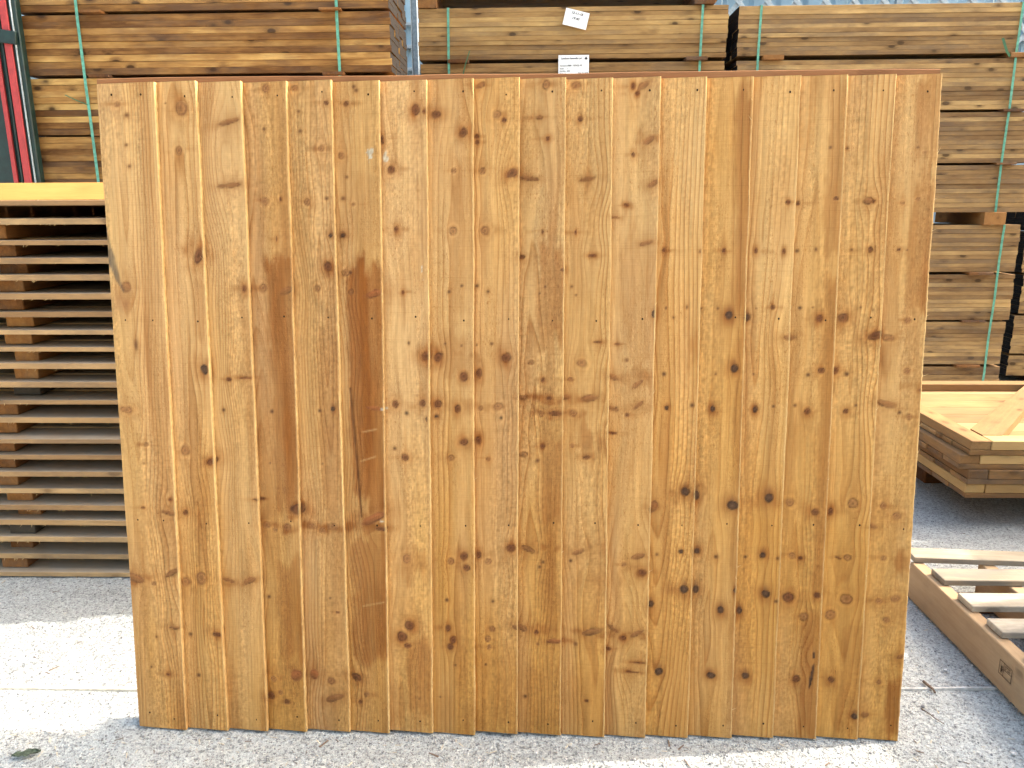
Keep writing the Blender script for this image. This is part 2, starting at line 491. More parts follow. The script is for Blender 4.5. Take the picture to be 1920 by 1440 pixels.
TOPX= [0.009, 0.139, 0.23, 0.329, 0.428, 0.525, 0.63, 0.733, 0.833, 0.932, 1.032, 1.132, 1.234, 1.331, 1.429, 1.529, 1.627, 1.727, 1.823]
BOTX= [0.007, 0.125, 0.226, 0.324, 0.418, 0.524, 0.618, 0.723, 0.824, 0.925, 1.028, 1.132, 1.229, 1.329, 1.432, 1.529, 1.629, 1.726, 1.821]
KNOTS="""0.192 1.452 14.2 14.6 0 r;0.183 1.363 7.1 8 0 r;0.049 1.463 7.1 5.6 0 r;0.07 1.439 4.7 4.5 0 p;0.065 1.376 3.6 3.4 0 p;0.069 1.33 3.6 3.4 0 p;0.157 1.464 2.4 2.2 0 p;0.297 1.422 28.3 5.6 12 s;0.297 1.287 26.2 5.8 4 s;0.382 1.492 8.2 7.8 0 r;0.444 1.493 8.2 7.8 0 r;0.513 1.46 5.8 5.6 0 d;0.555 1.459 4.7 4.5 0 d;0.373 1.407 3.5 3.4 0 p;0.45 1.444 3.5 3.4 0 p;0.452 1.403 3.5 3.4 0 p;0.499 1.364 8.2 7.9 0 r;0.541 1.35 7.1 7.9 0 r;0.573 1.494 3.5 3.3 0 p;0.578 1.486 3.5 3.3 0 p;0.552 1.304 3.5 3.4 0 p;0.708 1.442 9.3 11.2 0 d;0.726 1.44 4.6 4.5 0 d;0.751 1.435 11.6 7.8 0 d;0.81 1.395 9.3 10.1 0 d;0.838 1.388 4.6 4.5 0 d;0.839 1.376 4.6 4.5 0 d;0.883 1.433 9.2 8.9 0 r;0.898 1.421 5.8 5.6 0 d;0.632 1.383 3.5 9 0 d;0.65 1.32 8.2 9.1 0 d;0.788 1.316 7 6.8 0 r;0.85 1.315 7 6.8 0 r;0.915 1.309 12.8 7.9 25 d;0.846 1.494 10.4 4.4 20 s;0.988 1.494 6.9 8.8 0 r;0.975 1.426 8.1 4.5 0 s;0.993 1.382 4.6 4.5 0 d;1.053 1.492 9.1 6.6 0 r;1.063 1.423 5.7 5.6 0 d;1.078 1.295 16.2 4.5 10 s;0.952 1.298 21 4.5 -8 s;1.175 1.489 4.6 6.6 0 d;1.199 1.491 14.8 6.6 35 s;1.184 1.474 4.6 4.4 0 d;1.21 1.376 14.9 7.8 40 s;1.178 1.346 4.6 5.6 0 d;1.22 1.284 11.5 5.7 30 s;1.598 1.358 3.4 3.3 0 p;1.637 1.357 3.4 3.3 0 p;1.783 1.357 3.4 3.3 0 p;1.797 1.346 4.5 4.4 0 r;1.512 1.244 4.6 4.5 0 d;1.537 1.242 4.6 4.5 0 d;1.614 1.251 5.7 4.5 0 d;1.695 1.245 4.6 3.4 0 d;1.685 1.246 10.3 7.9 0 s;1.759 1.241 4.5 4.5 0 r;1.79 1.249 4.5 3.4 0 r;1.449 1.141 3.5 5.8 0 d;1.508 1.139 3.5 5.8 0 d;1.539 1.14 3.5 3.5 0 d;1.578 1.143 2.3 3.4 0 p;1.656 1.142 2.3 2.3 0 p;1.694 1.142 4.6 5.7 0 d;1.757 1.142 4.6 3.4 0 d;1.774 1.141 2.3 2.3 0 p;0.042 1.065 12.2 14.3 -30 s;0.216 1.134 9.7 17.7 -20 d;0.058 0.933 3.7 9.7 0 p;0.023 0.785 15 7.5 -5 r;0.215 0.879 11.1 13.4 0 D;0.068 0.704 5 5 0 r;0.157 0.689 10 11.3 0 r;0.221 0.666 15 7.6 25 d;0.059 0.659 2.5 2.5 0 p;0.05 0.553 5.1 2.6 0 d;0.119 0.575 5 3.8 0 d;0.112 0.543 17.7 5.1 -12 s;0.15 0.542 6.3 6.4 0 d;0.311 0.86 17.2 2.4 0 d;0.269 0.856 4.9 3.7 0 d;0.252 0.785 3.7 3.7 0 d;0.33 0.576 15 1.3 0 d;0.018 0.38 23.1 11.8 -20 s;0.065 0.369 5.1 5.3 0 r;0.139 0.373 11.5 11.8 0 r;0.181 0.385 11.5 14.4 0 r;0.243 0.378 16.6 5.2 -15 s;0.296 0.38 19.1 7.9 25 s;0.113 0.398 19.2 6.6 30 s;0.111 0.262 12.9 4 0 s;0.063 0.236 2.6 2.7 0 p;0.145 0.243 3.9 4 0 d;0.211 0.247 10.3 6.7 0 d;0.045 0.159 2.6 2.7 0 p;0.087 0.143 6.5 4.1 0 d;0.16 0.14 3.9 4.1 0 d;0.368 1.253 8.3 9.2 0 r;0.405 1.257 3.6 5.8 0 d;0.462 1.251 8.3 8.1 0 r;0.507 1.257 3.6 3.5 0 p;0.542 1.258 3.6 3.5 0 p;0.566 1.245 4.7 4.6 0 r;0.392 1.17 2.4 5.8 0 d;0.514 1.177 4.8 4.7 0 D;0.539 1.178 6 4.7 0 D;0.659 1.19 5.9 8.1 0 d;0.785 1.186 8.3 8.1 0 r;0.855 1.187 8.2 9.2 0 r;0.506 1.108 9.6 9.4 0 d;0.543 1.096 7.2 7.1 0 r;0.554 1.096 3.6 3.5 0 d;0.355 1.062 8.5 9.5 0 r;0.479 1.061 7.2 8.3 0 r;0.554 1.053 4.8 5.9 0 r;0.608 1.049 24 9.5 15 R;0.671 1.052 3.6 4.7 0 d;0.803 1.066 3.6 3.5 0 d;0.774 1.053 3.6 3.5 0 d;0.836 1.066 3.6 3.5 0 d;0.861 1.053 3.6 3.5 0 d;0.682 0.939 2.4 3.6 0 d;0.722 0.91 12.1 12.1 0 d;0.747 0.906 9.7 10.9 0 d;0.764 0.937 2.4 2.4 0 p;0.801 0.933 2.4 2.4 0 p;0.835 0.934 2.4 2.4 0 p;0.869 0.937 3.6 3.6 0 p;0.9 0.905 12 10.8 0 d;0.805 0.864 8.5 9.7 0 d;0.839 0.87 7.2 10.9 0 d;0.315 1.062 6.1 9.5 0 d;0.409 1.056 19.3 9.5 25 s;0.982 1.183 2.3 4.6 0 d;1.055 1.182 2.3 5.8 0 d;0.937 1.129 7.1 4.7 0 d;1.091 1.131 9.4 3.5 0 d;1.025 1.1 5.9 4.7 0 d;0.988 1.064 2.4 2.3 0 p;0.976 1.049 2.4 2.4 0 p;1.047 1.064 2.4 2.3 0 p;1.057 1.045 2.4 2.4 0 p;1.165 1.24 5.8 3.4 -20 d;1.141 1.214 10.5 3.4 -10 s;1.21 1.158 17.5 5.8 15 s;1.249 1.142 3.5 4.6 0 d;1.326 1.139 2.3 3.5 0 p;1.379 1.141 3.5 4.6 0 d;1.256 1.016 2.4 3.5 0 p;1.301 1.018 2.3 4.7 0 p;1.229 1.003 5.9 9.4 0 D;1.273 0.995 2.4 2.4 0 p;1.335 1.015 2.3 2.4 0 p;1.37 1.015 2.3 2.4 0 p;1.394 1 9.4 10.6 0 D;1.435 0.995 8.2 9.4 0 D;1.454 1.015 2.3 2.3 0 p;1.104 0.941 8.3 2.4 0 d;1.149 0.936 4.8 2.4 0 d;0.956 0.895 8.4 6 0 r;1.07 0.894 9.6 7.2 0 r;1.171 0.9 3.6 3.6 0 r;0.984 0.856 4.8 6.1 0 d;1.047 0.856 6 4.8 0 r;1.142 0.861 15.5 6 -20 s;1.409 0.882 8.3 9.6 0 D;1.255 0.869 3.6 3.6 0 d;1.37 0.869 2.4 2.4 0 p;1.454 0.869 2.4 2.4 0 p;1.489 1.017 3.5 4.7 0 d;1.55 1.016 3.5 3.5 0 d;1.577 1.017 2.3 2.3 0 p;1.592 0.993 9.3 9.4 0 d;1.644 0.994 10.5 10.6 0 d;1.681 1.017 2.3 2.3 0 p;1.707 1.012 2.3 2.3 0 p;1.714 0.955 16.3 8.3 15 d;1.749 0.949 11.6 7.1 -10 r;1.785 0.989 6.9 7 0 r;1.529 0.951 16.4 7.1 0 s;1.601 0.877 7 7.2 0 d;1.635 0.877 7 7.2 0 d;1.574 0.868 3.5 3.6 0 d;1.659 0.869 3.5 3.6 0 d;1.789 0.877 7 6 0 r;1.823 0.836 9.4 4.8 20 d;0.938 0.815 14.5 6.1 -10 s;0.998 0.814 8.4 6.1 0 d;1.092 0.814 21.6 7.3 6 s;1.037 0.816 8.4 6.1 0 s;0.98 0.779 6 6.1 0 r;1.01 0.78 16.9 6.1 0 d;1.053 0.779 8.4 8.6 0 r;1.143 0.789 15.6 6.1 -18 s;1.197 0.798 14.4 4.9 40 s;1.149 0.791 3.6 3.7 0 p;1.174 0.776 4.8 4.9 0 d;1.196 0.846 16.7 6 40 s;1.141 0.734 12.1 2.5 -5 d;0.983 0.704 4.9 6.2 0 d;1.05 0.705 4.8 4.9 0 r;0.939 0.683 9.7 6.2 0 r;1.084 0.679 9.7 5 10 d;0.972 0.67 3.7 3.7 0 p;1.262 0.793 4.8 4.9 0 D;1.318 0.799 3.6 3.6 0 d;1.365 0.79 6 7.3 0 D;1.459 0.789 5.9 7.3 0 D;1.499 0.797 3.6 3.6 0 d;1.549 0.798 3.5 3.6 0 p;1.576 0.785 7.1 7.3 0 d;1.661 0.785 5.9 6 0 d;1.682 0.799 2.4 2.4 0 d;1.748 0.802 18.8 7.2 -15 s;1.779 0.783 3.5 3.6 0 d;1.799 0.774 5.9 6 0 r;1.308 0.6 9.7 10 0 D;1.334 0.591 8.5 12.5 0 D;1.237 0.563 9.7 12.6 -30 s;1.415 0.568 10.9 11.3 0 D;1.497 0.587 12 12.5 0 D;1.547 0.575 10.8 10 0 r;1.603 0.554 9.6 8.8 0 d;1.64 0.553 6 8.8 0 d;1.687 0.574 12 12.5 0 r;1.757 0.568 7.2 8.7 0 r;1.787 0.546 9.6 10 0 r;1.302 0.459 4.9 5.1 0 D;1.34 0.458 6.1 6.4 0 D;1.248 0.449 3.7 3.8 0 p;1.382 0.446 3.7 3.8 0 d;1.451 0.445 3.7 3.8 0 d;1.49 0.451 7.3 7.6 0 D;1.557 0.449 7.3 7.6 0 r;1.576 0.444 4.9 3.8 0 d;1.682 0.447 8.5 7.6 0 r;1.662 0.445 7.3 2.5 -20 d;1.764 0.445 7.2 6.3 0 r;1.74 0.518 9.6 5 -20 s;0.364 0.782 3.7 3.7 0 d;0.475 0.784 3.7 3.7 0 d;0.507 0.789 6.1 6.2 0 D;0.355 0.661 2.5 2.5 0 p;0.477 0.661 2.5 2.5 0 p;0.601 0.79 24.5 4.9 -8 R;0.648 0.799 7.3 9.8 0 d;0.711 0.802 9.7 9.8 0 d;0.745 0.8 9.7 9.8 0 d;0.791 0.789 7.3 8.6 0 d;0.842 0.79 6.1 6.1 0 r;0.882 0.795 10.9 8.6 20 r;0.674 0.779 3.7 3.7 0 D;0.72 0.766 2.4 4.9 0 D;0.742 0.771 4.9 3.7 0 D;0.889 0.769 3.6 3.7 0 D;0.804 0.713 9.8 8.7 0 d;0.837 0.716 7.3 9.9 0 d;0.669 0.676 7.4 7.5 0 d;0.644 0.696 3.7 3.7 0 d;0.774 0.676 6.1 6.2 0 r;0.86 0.673 4.9 5 0 r;0.42 0.555 17.5 15.3 30 d;0.34 0.513 10.1 7.7 0 r;0.36 0.502 6.3 6.4 0 r;0.39 0.509 10 9 0 r;0.447 0.511 10 7.7 0 r;0.472 0.502 6.3 6.4 0 r;0.496 0.512 11.3 9 0 r;0.594 0.533 32.4 10.2 25 R;0.61 0.508 12.5 5.1 0 d;0.668 0.436 10 11.6 0 r;0.77 0.429 7.5 7.7 0 r;0.802 0.444 8.7 9 0 d;0.808 0.416 7.5 7.8 0 d;0.859 0.43 7.5 7.7 0 r;0.911 0.465 11.1 9 0 d;0.835 0.445 6.2 9 0 d;0.95 0.459 17.3 5.1 -20 s;1.067 0.454 17.3 6.4 20 s;0.985 0.43 3.7 3.9 0 d;0.977 0.418 3.7 3.9 0 d;1.049 0.432 3.7 3.9 0 d;1.172 0.425 4.9 5.1 0 r;1.203 0.446 17.2 6.4 20 s;1.215 0.408 9.8 7.7 0 d;0.338 0.338 3.8 3.9 0 d;0.485 0.338 2.5 2.6 0 d;0.502 0.304 6.3 2.6 0 d;0.671 0.272 11.4 11.9 0 d;0.651 0.244 11.4 11.9 0 d;0.666 0.221 8.9 5.3 0 d;0.762 0.266 6.3 7.9 0 d;0.773 0.237 6.3 8 0 d;0.767 0.22 6.3 6.6 0 d;0.866 0.265 7.5 7.9 0 r;0.856 0.24 6.3 7.9 0 r;0.859 0.22 5 6.6 0 r;0.76 0.335 3.8 3.9 0 d;0.868 0.333 3.8 3.9 0 d;0.778 0.175 2.5 2.7 0 d;0.85 0.176 2.5 2.7 0 d;0.399 0.146 18 16.2 30 R;0.438 0.146 11.6 13.5 -30 R;0.481 0.132 9 8.1 0 r;0.341 0.133 7.7 6.8 -30 r;0.357 0.099 5.2 5.4 0 r;0.373 0.077 6.5 5.5 0 d;0.49 0.089 23.2 8.2 20 s;0.54 0.139 15.4 8.1 -35 d;0.565 0.098 6.4 6.8 0 r;0.549 0.077 5.1 5.4 0 d;0.691 0.09 2.6 2.7 0 p;0.741 0.092 2.6 2.7 0 p;0.332 0.089 10.4 8.2 -40 d;0.931 0.269 20.1 6.6 -25 s;0.97 0.258 5 5.3 0 d;1.013 0.239 20.1 5.3 4 R;1.1 0.262 25 7.9 15 s;0.973 0.229 3.8 4 0 r;1.062 0.23 3.8 4 0 r;1.15 0.268 16.2 5.2 -40 s;1.172 0.247 7.5 5.3 0 d;1.204 0.259 18.7 6.6 28 s;1.138 0.218 7.5 4 -10 d;1.195 0.164 20 2.7 -3 d;1.208 0.188 15 1.3 0 d;1.236 0.329 7.4 10.4 0 D;1.311 0.368 9.8 11.6 0 D;1.339 0.365 7.4 11.6 0 D;1.427 0.367 3.7 7.7 0 D;1.397 0.318 8.6 10.4 0 D;1.441 0.315 7.4 10.4 0 D;1.498 0.359 9.8 10.3 0 D;1.259 0.164 8.7 9.3 0 D;1.379 0.157 8.7 8 0 D;1.46 0.156 8.7 9.3 0 D;0.944 0.096 3.8 4 0 d;1.089 0.09 5.1 2.7 0 d;1.553 0.349 11 10.3 0 d;1.616 0.357 8.5 7.7 0 d;1.684 0.348 12.2 11.6 0 r;1.76 0.342 8.5 7.7 0 r;1.795 0.35 9.7 7.7 10 r;1.589 0.304 9.8 10.4 0 r;1.651 0.307 9.8 10.4 0 r;1.779 0.298 8.5 7.8 0 r;1.814 0.211 12.2 6.5 30 s;1.578 0.15 8.7 9.3 0 d;1.66 0.15 8.6 9.3 0 d;1.77 0.145 6.2 6.6 0 r;1.716 0.062 9.9 8 0 D;1.744 0.062 9.9 8 20 s;1.615 0.212 2.5 10.5 0 D;1.612 0.16 3.7 29.1 -8 D;1.521 0.445 3.6 3.8 0 p;1.522 0.342 3.7 3.9 0 d"""
STAINS="""0.361 0.426 0.538 1.145 0.9;0.468 0.533 0.526 1.002 0.45;0.544 0.633 0.546 1.121 1;0.536 0.624 0.167 0.495 0.8;0.357 0.418 0.158 0.442 0.7;0.194 0.231 0.942 1.110 0.55;0.182 0.230 0.479 0.671 0.4;0.660 0.719 0.033 0.242 0.7;0.632 0.720 0.399 0.444 0.5;0.740 0.824 0.846 0.966 0.45;0.971 1.021 0.909 1.189 0.65;0.977 1.023 0.498 0.748 0.65;1.065 1.122 0.687 0.742 0.6;1.067 1.125 0.460 0.480 0.6;1.068 1.126 0.370 0.409 0.5;1.168 1.220 0.844 0.885 0.8;1.151 1.233 0.882 1.188 0.35;1.301 1.340 0.870 1.001 0.45;1.396 1.434 0.989 1.500 0.6;1.412 1.451 0.004 0.989 0.5;1.523 1.559 0.502 1.129 0.25;1.591 1.632 1.129 1.498 0.5;1.598 1.640 0.363 1.083 0.6;1.587 1.624 0.006 0.336 0.6;1.680 1.717 0.008 0.312 0.5;1.725 1.754 0.628 0.966 0.3;1.772 1.828 1.298 1.496 0.6;1.774 1.831 0.989 1.298 0.8;1.783 1.833 0.829 0.865 0.9;1.784 1.827 0.007 0.145 0.85;1.781 1.830 0.400 0.466 0.7;1.775 1.824 0.274 0.377 0.4;1.249 1.282 0.563 0.619 0.5;1.197 1.227 0.423 0.487 0.4;0.618 0.708 0.005 0.141 0.3;0.733 0.823 -0.007 0.116 0.3;0.830 0.925 -0.005 0.237 0.3;0.937 1.029 -0.010 0.199 0.35;1.033 1.128 -0.009 0.160 0.3;0.323 0.413 0.056 0.164 0.35;0.302 0.352 0.493 1.062 0.35;0.828 0.914 0.471 0.942 0.2;0.938 0.974 0.797 0.990 0.3;1.136 1.222 0.371 0.397 0.5;0.703 0.734 1.108 1.328 0.35;0.773 0.820 0.966 1.361 0.3;0.503 0.527 0.622 1.133 0.3;0.318 0.343 0.544 0.621 0.4;0.555 0.642 1.132 1.340 0.3;1.252 1.327 0.001 0.268 0.25"""
BANDS="""0.334 0.630 0.510 0.0116 1;0.392 0.454 0.551 0.0204 0.9;0.535 0.628 0.527 0.0179 0.7;0.734 0.848 0.909 0.0145 0.7;0.787 0.848 0.870 0.0170 0.6;0.640 0.902 0.794 0.0135 0.6;0.932 1.124 0.812 0.0097 0.9;0.962 1.077 0.779 0.0086 0.8;1.131 1.222 0.788 0.0110 0.6;1.130 1.221 0.856 0.0109 0.6;0.925 1.037 0.462 0.0102 0.8;1.055 1.129 0.458 0.0115 0.6;1.173 1.228 0.423 0.0180 0.6;0.322 0.517 0.139 0.0176 0.6;0.322 0.400 0.089 0.0191 0.4;0.451 0.567 0.084 0.0109 0.5;0.003 0.080 0.379 0.0132 0.8;0.093 0.201 0.383 0.0171 0.6;0.226 0.324 0.377 0.0092 0.8;1.255 1.352 0.594 0.0150 0.7;1.395 1.521 0.576 0.0125 0.6;1.534 1.702 0.562 0.0113 0.45;0.925 1.038 0.264 0.0105 0.7;1.000 1.057 0.236 0.0066 0.8;1.050 1.131 0.259 0.0092 0.8;1.138 1.225 0.256 0.0105 0.7;0.701 0.765 1.438 0.0123 0.8;0.793 0.846 1.386 0.0135 0.6;0.915 0.973 1.304 0.0068 0.8;1.060 1.089 1.294 0.0057 0.6;1.180 1.232 1.375 0.0101 0.7;1.179 1.218 1.486 0.0099 0.7;1.194 1.234 1.279 0.0068 0.5;0.174 0.234 1.134 0.0212 0.7;0.190 0.233 0.882 0.0195 0.6;0.197 0.235 0.664 0.0126 0.7;-0.002 0.042 0.785 0.0075 0.5;0.628 0.698 0.241 0.0159 0.5;1.266 1.334 0.368 0.0155 0.6;1.549 1.634 0.351 0.0116 0.5;1.693 1.774 0.951 0.0106 0.6;1.725 1.796 0.793 0.0096 0.5;1.781 1.834 0.841 0.0120 0.6;0.486 0.564 1.103 0.0118 0.5;0.309 0.363 1.056 0.0119 0.5;1.234 1.258 1.001 0.0118 0.5;0.668 0.791 0.673 0.0100 0.35;0.764 0.913 0.438 0.0116 0.4;1.500 1.559 0.952 0.0095 0.6"""

BN = [tuple(map(float, s.split())) for s in BANDS.split(';')]
KN = [(float(a), float(b), float(c) * .001, float(d) * .001, float(e), t) for a, b, c, d, e, t in (k.split() for k in KNOTS.split(';'))]
ST = [tuple(map(float, s.split())) for s in STAINS.split(';')]
KCOL = {'r': ((.235, .104, .038), (.150, .056, .018)), 'd': ((.112, .040, .015), (.070, .024, .009)),
        'D': ((.052, .028, .016), (.030, .015, .009)), 'p': ((.12, .046, .015), (.12, .046, .015)),
        's': ((.220, .090, .029), (.140, .052, .016)), 'R': ((.260, .086, .026), (.13, .045, .015))}
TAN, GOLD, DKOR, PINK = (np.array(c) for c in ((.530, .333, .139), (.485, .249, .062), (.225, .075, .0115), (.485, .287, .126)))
EDGE = np.array((.57, .395, .175))
# per board: (pith offset from the board's centre, pith depth, ring spacing, pink, gold, darkness)
BP = [(-.03, .02, .0075, .35, .05, .00), (-.005, .012, .0085, .10, .15, .00), (-.07, .03, .0062, .50, .10, .06),
      (-.03, .02, .0072, .15, .40, .10), (.02, .018, .0075, .45, .25, .08), (-.06, .03, .0080, .05, .35, .10),
      (-.02, .012, .0100, .45, .05, .00), (.012, .02, .0105, .15, .30, .00), (-.012, .02, .0105, .15, .35, .00),
      (-.03, .03, .0085, .20, .30, .05), (.02, .03, .0090, .20, .30, .05), (-.012, .04, .0085, .35, .15, .02),
      (-.04, .03, .0080, .00, .35, .00), (-.015, .015, .0105, .00, .45, .04), (-.02, .02, .0110, .05, .40, .00),
      (-.02, .015, .0090, .10, .40, .06), (-.015, .02, .0110, .05, .40, .02), (-.03, .035, .0085, .05, .30, .02)]
BM = [1.04, 1.07, 1.00, .93, .95, .94, 1.06, 1.01, 1.01, .98, 1.00, 1.05, 1.09, 1.02, 1.06, 1.02, 1.06, 1.07]
LB = 1.507
DV, DU = .003, .0026

def seg_dist(X, V, pts):
    best = np.full(X.shape, 9.0)
    for (a, b) in zip(pts[:-1], pts[1:]):
        ax, ay = a; bx, by = b
        dx, dy = bx - ax, by - ay
        t = np.clip(((X - ax) * dx + (V - ay) * dy) / (dx * dx + dy * dy), 0, 1)
        best = np.minimum(best, np.hypot(X - ax - t * dx, V - ay - t * dy))
    return best

def board(i):
    xl0, xl1, xr0, xr1 = BOTX[i], TOPX[i], BOTX[i + 1], TOPX[i + 1]
    u0, h0, s0, pink, gold, dk = BP[i]
    vtop = LB + (rnd.random() - .5) * .004
    vbot = .001 + rnd.random() * .005
    nv = int((vtop - vbot) / DV)
    V1 = np.linspace(vbot, vtop, nv + 1)
    tt = V1 / LB
    XL = xl0 + (xl1 - xl0) * tt
    XR = xr0 + (xr1 - xr0) * tt
    XR = XR + (vn(V1 * 9, i * 3.3, 21) - .5) * .0022 + (vn(V1 * 120, i * 3.3, 22) - .5) * .0011
    if i == 0:
        XL = XL * 0 + .004 + (vn(V1 * 9, 77, 5) - .5) * .002
    nu = int(round((xr0 - xl0) / DU))
    lap = 0.0 if i == 0 else .016
    # section: columns (fraction or absolute) from left back round the front to right back
    cols = []
    nL, nR = .0045, .0185
    cols.append(('l', 0.0)); cols.append(('l', 1.0))
    for k in range(nu + 1):
        cols.append(('f', k / nu))
    cols += [('b', .35), ('b', .75), ('b', 1.0), ('r', .5), ('r', 1.0)]
    bev = .0022
    Xs, Ns, edge = [], [], []
    for kind, q in cols:
        if kind == 'l':
            Xs.append(XL - lap); Ns.append(np.full_like(V1, q * nL)); edge.append(0.)
        elif kind == 'f':
            x = XL + (XR - bev - XL) * q
            if i == 0 and q == 0: x = x + .0005
            fr = (x - (XL - lap)) / (XR - (XL - lap))
            Xs.append(x); Ns.append(nL + (nR - nL) * fr); edge.append(max(0., (q - .985) / .015) * .5)
        elif kind == 'b':
            a = q * math.pi / 2
            Xs.append(XR - bev + bev * math.sin(a)); Ns.append(nR - bev * .9 * (1 - math.cos(a)) + 0 * V1); edge.append(.8)
        else:
            Xs.append(XR + 0 * V1); Ns.append((nR - bev * .9) * (1 - q) + .0065 * q + 0 * V1); edge.append(1.0)
    X = np.stack(Xs, 1); N = np.stack(Ns, 1); V = np.repeat(V1[:, None], X.shape[1], 1)
    E = np.repeat(np.array(edge)[None], len(V1), 0)
    # slight cupping, twist and rough sawing
    N = N + .0012 * (vn(V * 2.1, X * 0 + i * 5.1, 31) - .5) + .0005 * (vn(X * 170, V * 60, 37 + i) - .5) * (E < .3)
    # ---- grain
    xc = (XL + XR)[:, None] / 2
    XX = X.copy()
    near = [k for k in KN if k[0] > min(xl0, xl1) - .045 and k[0] < max(xr0, xr1) + .045]
    for (kx, kv, ra, rb, an, t) in near:
        if t == 'p': continue
        rr = max(ra, rb * .8)
        d2 = ((X - kx) / (rr * 2.3)) ** 2 + ((V - kv) / (rr * 4.2)) ** 2
        XX = XX - (X - kx) * .8 * np.exp(-d2)
    uo = xc + u0 + .030 * (vn(V * 1.3, i * 9.7, 41) - .5) + .006 * (vn(V * 6, i * 2.7, 42) - .5)
    hh = h0 + .050 * (vn(V * 1.6, i * 4.9, 43) - .5) + .10 * (V - .75) * (1 if i % 2 else -1) * .25
    rad = np.sqrt((XX - uo) ** 2 + hh ** 2 + 1e-5)
    phase = rad / s0 + .9 * (fbm(X * 20, V * 1.5, 60 + i, 3) - .5) + i * 3.7
    ring = .25 + .95 * sstep(.25, .8, fbm(X * 22, V * 1.1, 70 + i, 2))
    # ---- colour of the dip and the wood, sky sheen painted in as paler tops
    lo = fbm(X * 6, V * 2.2, 80 + i, 4)
    g = np.clip(gold + .62 * (1 - sstep(.10, 1.30, V)) + .9 * (lo - .5), 0, 1)[..., None]  # tan to gold down the board carries the painted sheen
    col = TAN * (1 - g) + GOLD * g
    pk = np.clip(pink * .6 + 1.8 * (fbm(X * 10, V * 1.1, 90 + i, 3) - .52), 0, .9)[..., None]
    col = col * (1 - pk) + PINK * pk
    xf = (X - XL[:, None]) / (XR - XL)[:, None]
    S = dk * .6 + .28 * sstep(.52, .80, fbm(X * 24, V * 2.4, 100 + i, 4)) * (.3 + .9 * sstep(.3, .9, xf))
    sk = fbm(XX * 70, V * 1.5, 200 + i, 4)
    S = S + .42 * sstep(.50, .78, fbm(XX * 34, V * 1.1, 210 + i, 3)) * sstep(.35, .7, fbm(X * 9, V * 1.7, 220 + i, 2))
    col = col * (1 + .36 * (sk - .5) + .28 * (fbm(XX * 190, V * 5, 230 + i, 3) - .5))[..., None]
    fuzz = sstep(.38, .66, fbm(X * 20, V * 2.0, 240 + i, 3))
    fl = vn(X * 385 + i, V * 150, 250 + i) + .6 * vn(X * 190, V * 330, 251 + i) - .8
    col = col * (1 + fl * (.10 + .34 * fuzz) * (E < .3))[..., None]
    fz = fbm(X * 90, V * 45, 110 + i, 4) - .5
    fz2 = fbm(X * 40, V * 9, 120 + i, 3) - .5
    for (a, b, c, d, s) in ST:
        if (a + b) / 2 < xl0 + .004 or (a + b) / 2 > xr0 + .004: continue
        wx = np.minimum(X - a, b - X) + fz * .02 + fz2 * .03
        if b > xr0 - .02: wx = X - a + fz * .012 + fz2 * .02
        wv = np.minimum(V - c, d - V) + fz * .05 + fz2 * .09 + (sk - .5) * .10
        m = sstep(-.006, .010, wx) * sstep(-.015, .035, wv)
        S = np.maximum(S, s * .92 * m * (.72 + .5 * (vn(X * 60, V * 4, 130 + i))))
    for (a, b, c, hh_, s) in BN:            # dark, resinous wood of the branch whorls
        if b < xl0 - .01 or a > xr0 + .02: continue
        wob_ = (fbm(X * 26, V * 3, 260, 3) - .5) * hh_ * 2.6 + (fbm(X * 110, V * 40, 261, 2) - .5) * hh_ * 1.2
        m = np.exp(-((V - c + wob_) / hh_) ** 2) + .45 * np.exp(-((V - c + wob_) / (hh_ * 3.2)) ** 2) * sstep(.42, .62, fbm(X * 60, V * 6, 262, 3))
        m = m * sstep(-.012, .008, np.minimum(X - a, b - X) + fz * .02)
        S = np.maximum(S, s * .85 * np.clip(m, 0, 1) * (.45 + .8 * vn(X * 75, V * 60, 263)))
    # ---- knots
    KM = np.zeros_like(X); kcol = np.zeros(X.shape + (3,))
    for (kx, kv, ra, rb, an, t) in near:
        lim = 7 * max(ra, rb) + .01
        if kx < (XL.min() - lap) - lim or kx > XR.max() + lim: continue
        a = R(an)
        dx, dv = X - kx, V - kv
        sel = (np.abs(dx) < lim) & (np.abs(dv) < lim * 1.6)
        if not sel.any(): continue
        p = dx * math.cos(a) + dv * math.sin(a); q = -dx * math.sin(a) + dv * math.cos(a)
        wob = 1 + .34 * (vn(X * 95, V * 70, 140) - .5) + .40 * (vn(X * 38, V * 26, 141) - .5)
        ra_, rb_ = max(ra * .88, .0021), max(rb * .88, .0021)
        D = np.hypot(p / ra_, q / rb_) * wob
        core, rim = KCOL[t]
        small = t == 'p' or max(ra, rb) < .0045
        if small:
            m = np.clip(1.35 - D * .75, 0, 1) * .9
            kc = np.array(rim)
            halo = .30 * np.exp(-(D / 3.2) ** 2)
            kcc = np.broadcast_to(kc, X.shape + (3,))
        else:
            inside = 1 - sstep(.62, 1.25, D)
            arc = .25 + .75 * sstep(.3, .7, vn(np.arctan2(q, p) * .9 + 9, X * 0 + kx * 91 + kv * 57, 142))
            ringm = np.exp(-((D - .95) / .17) ** 2) * arc
            m = np.clip(inside * {'r': .58, 'd': .80, 'D': .93, 's': .72, 'R': .85}[t] + ringm * .55, 0, .95)
            eye = np.exp(-(D / .35) ** 2)
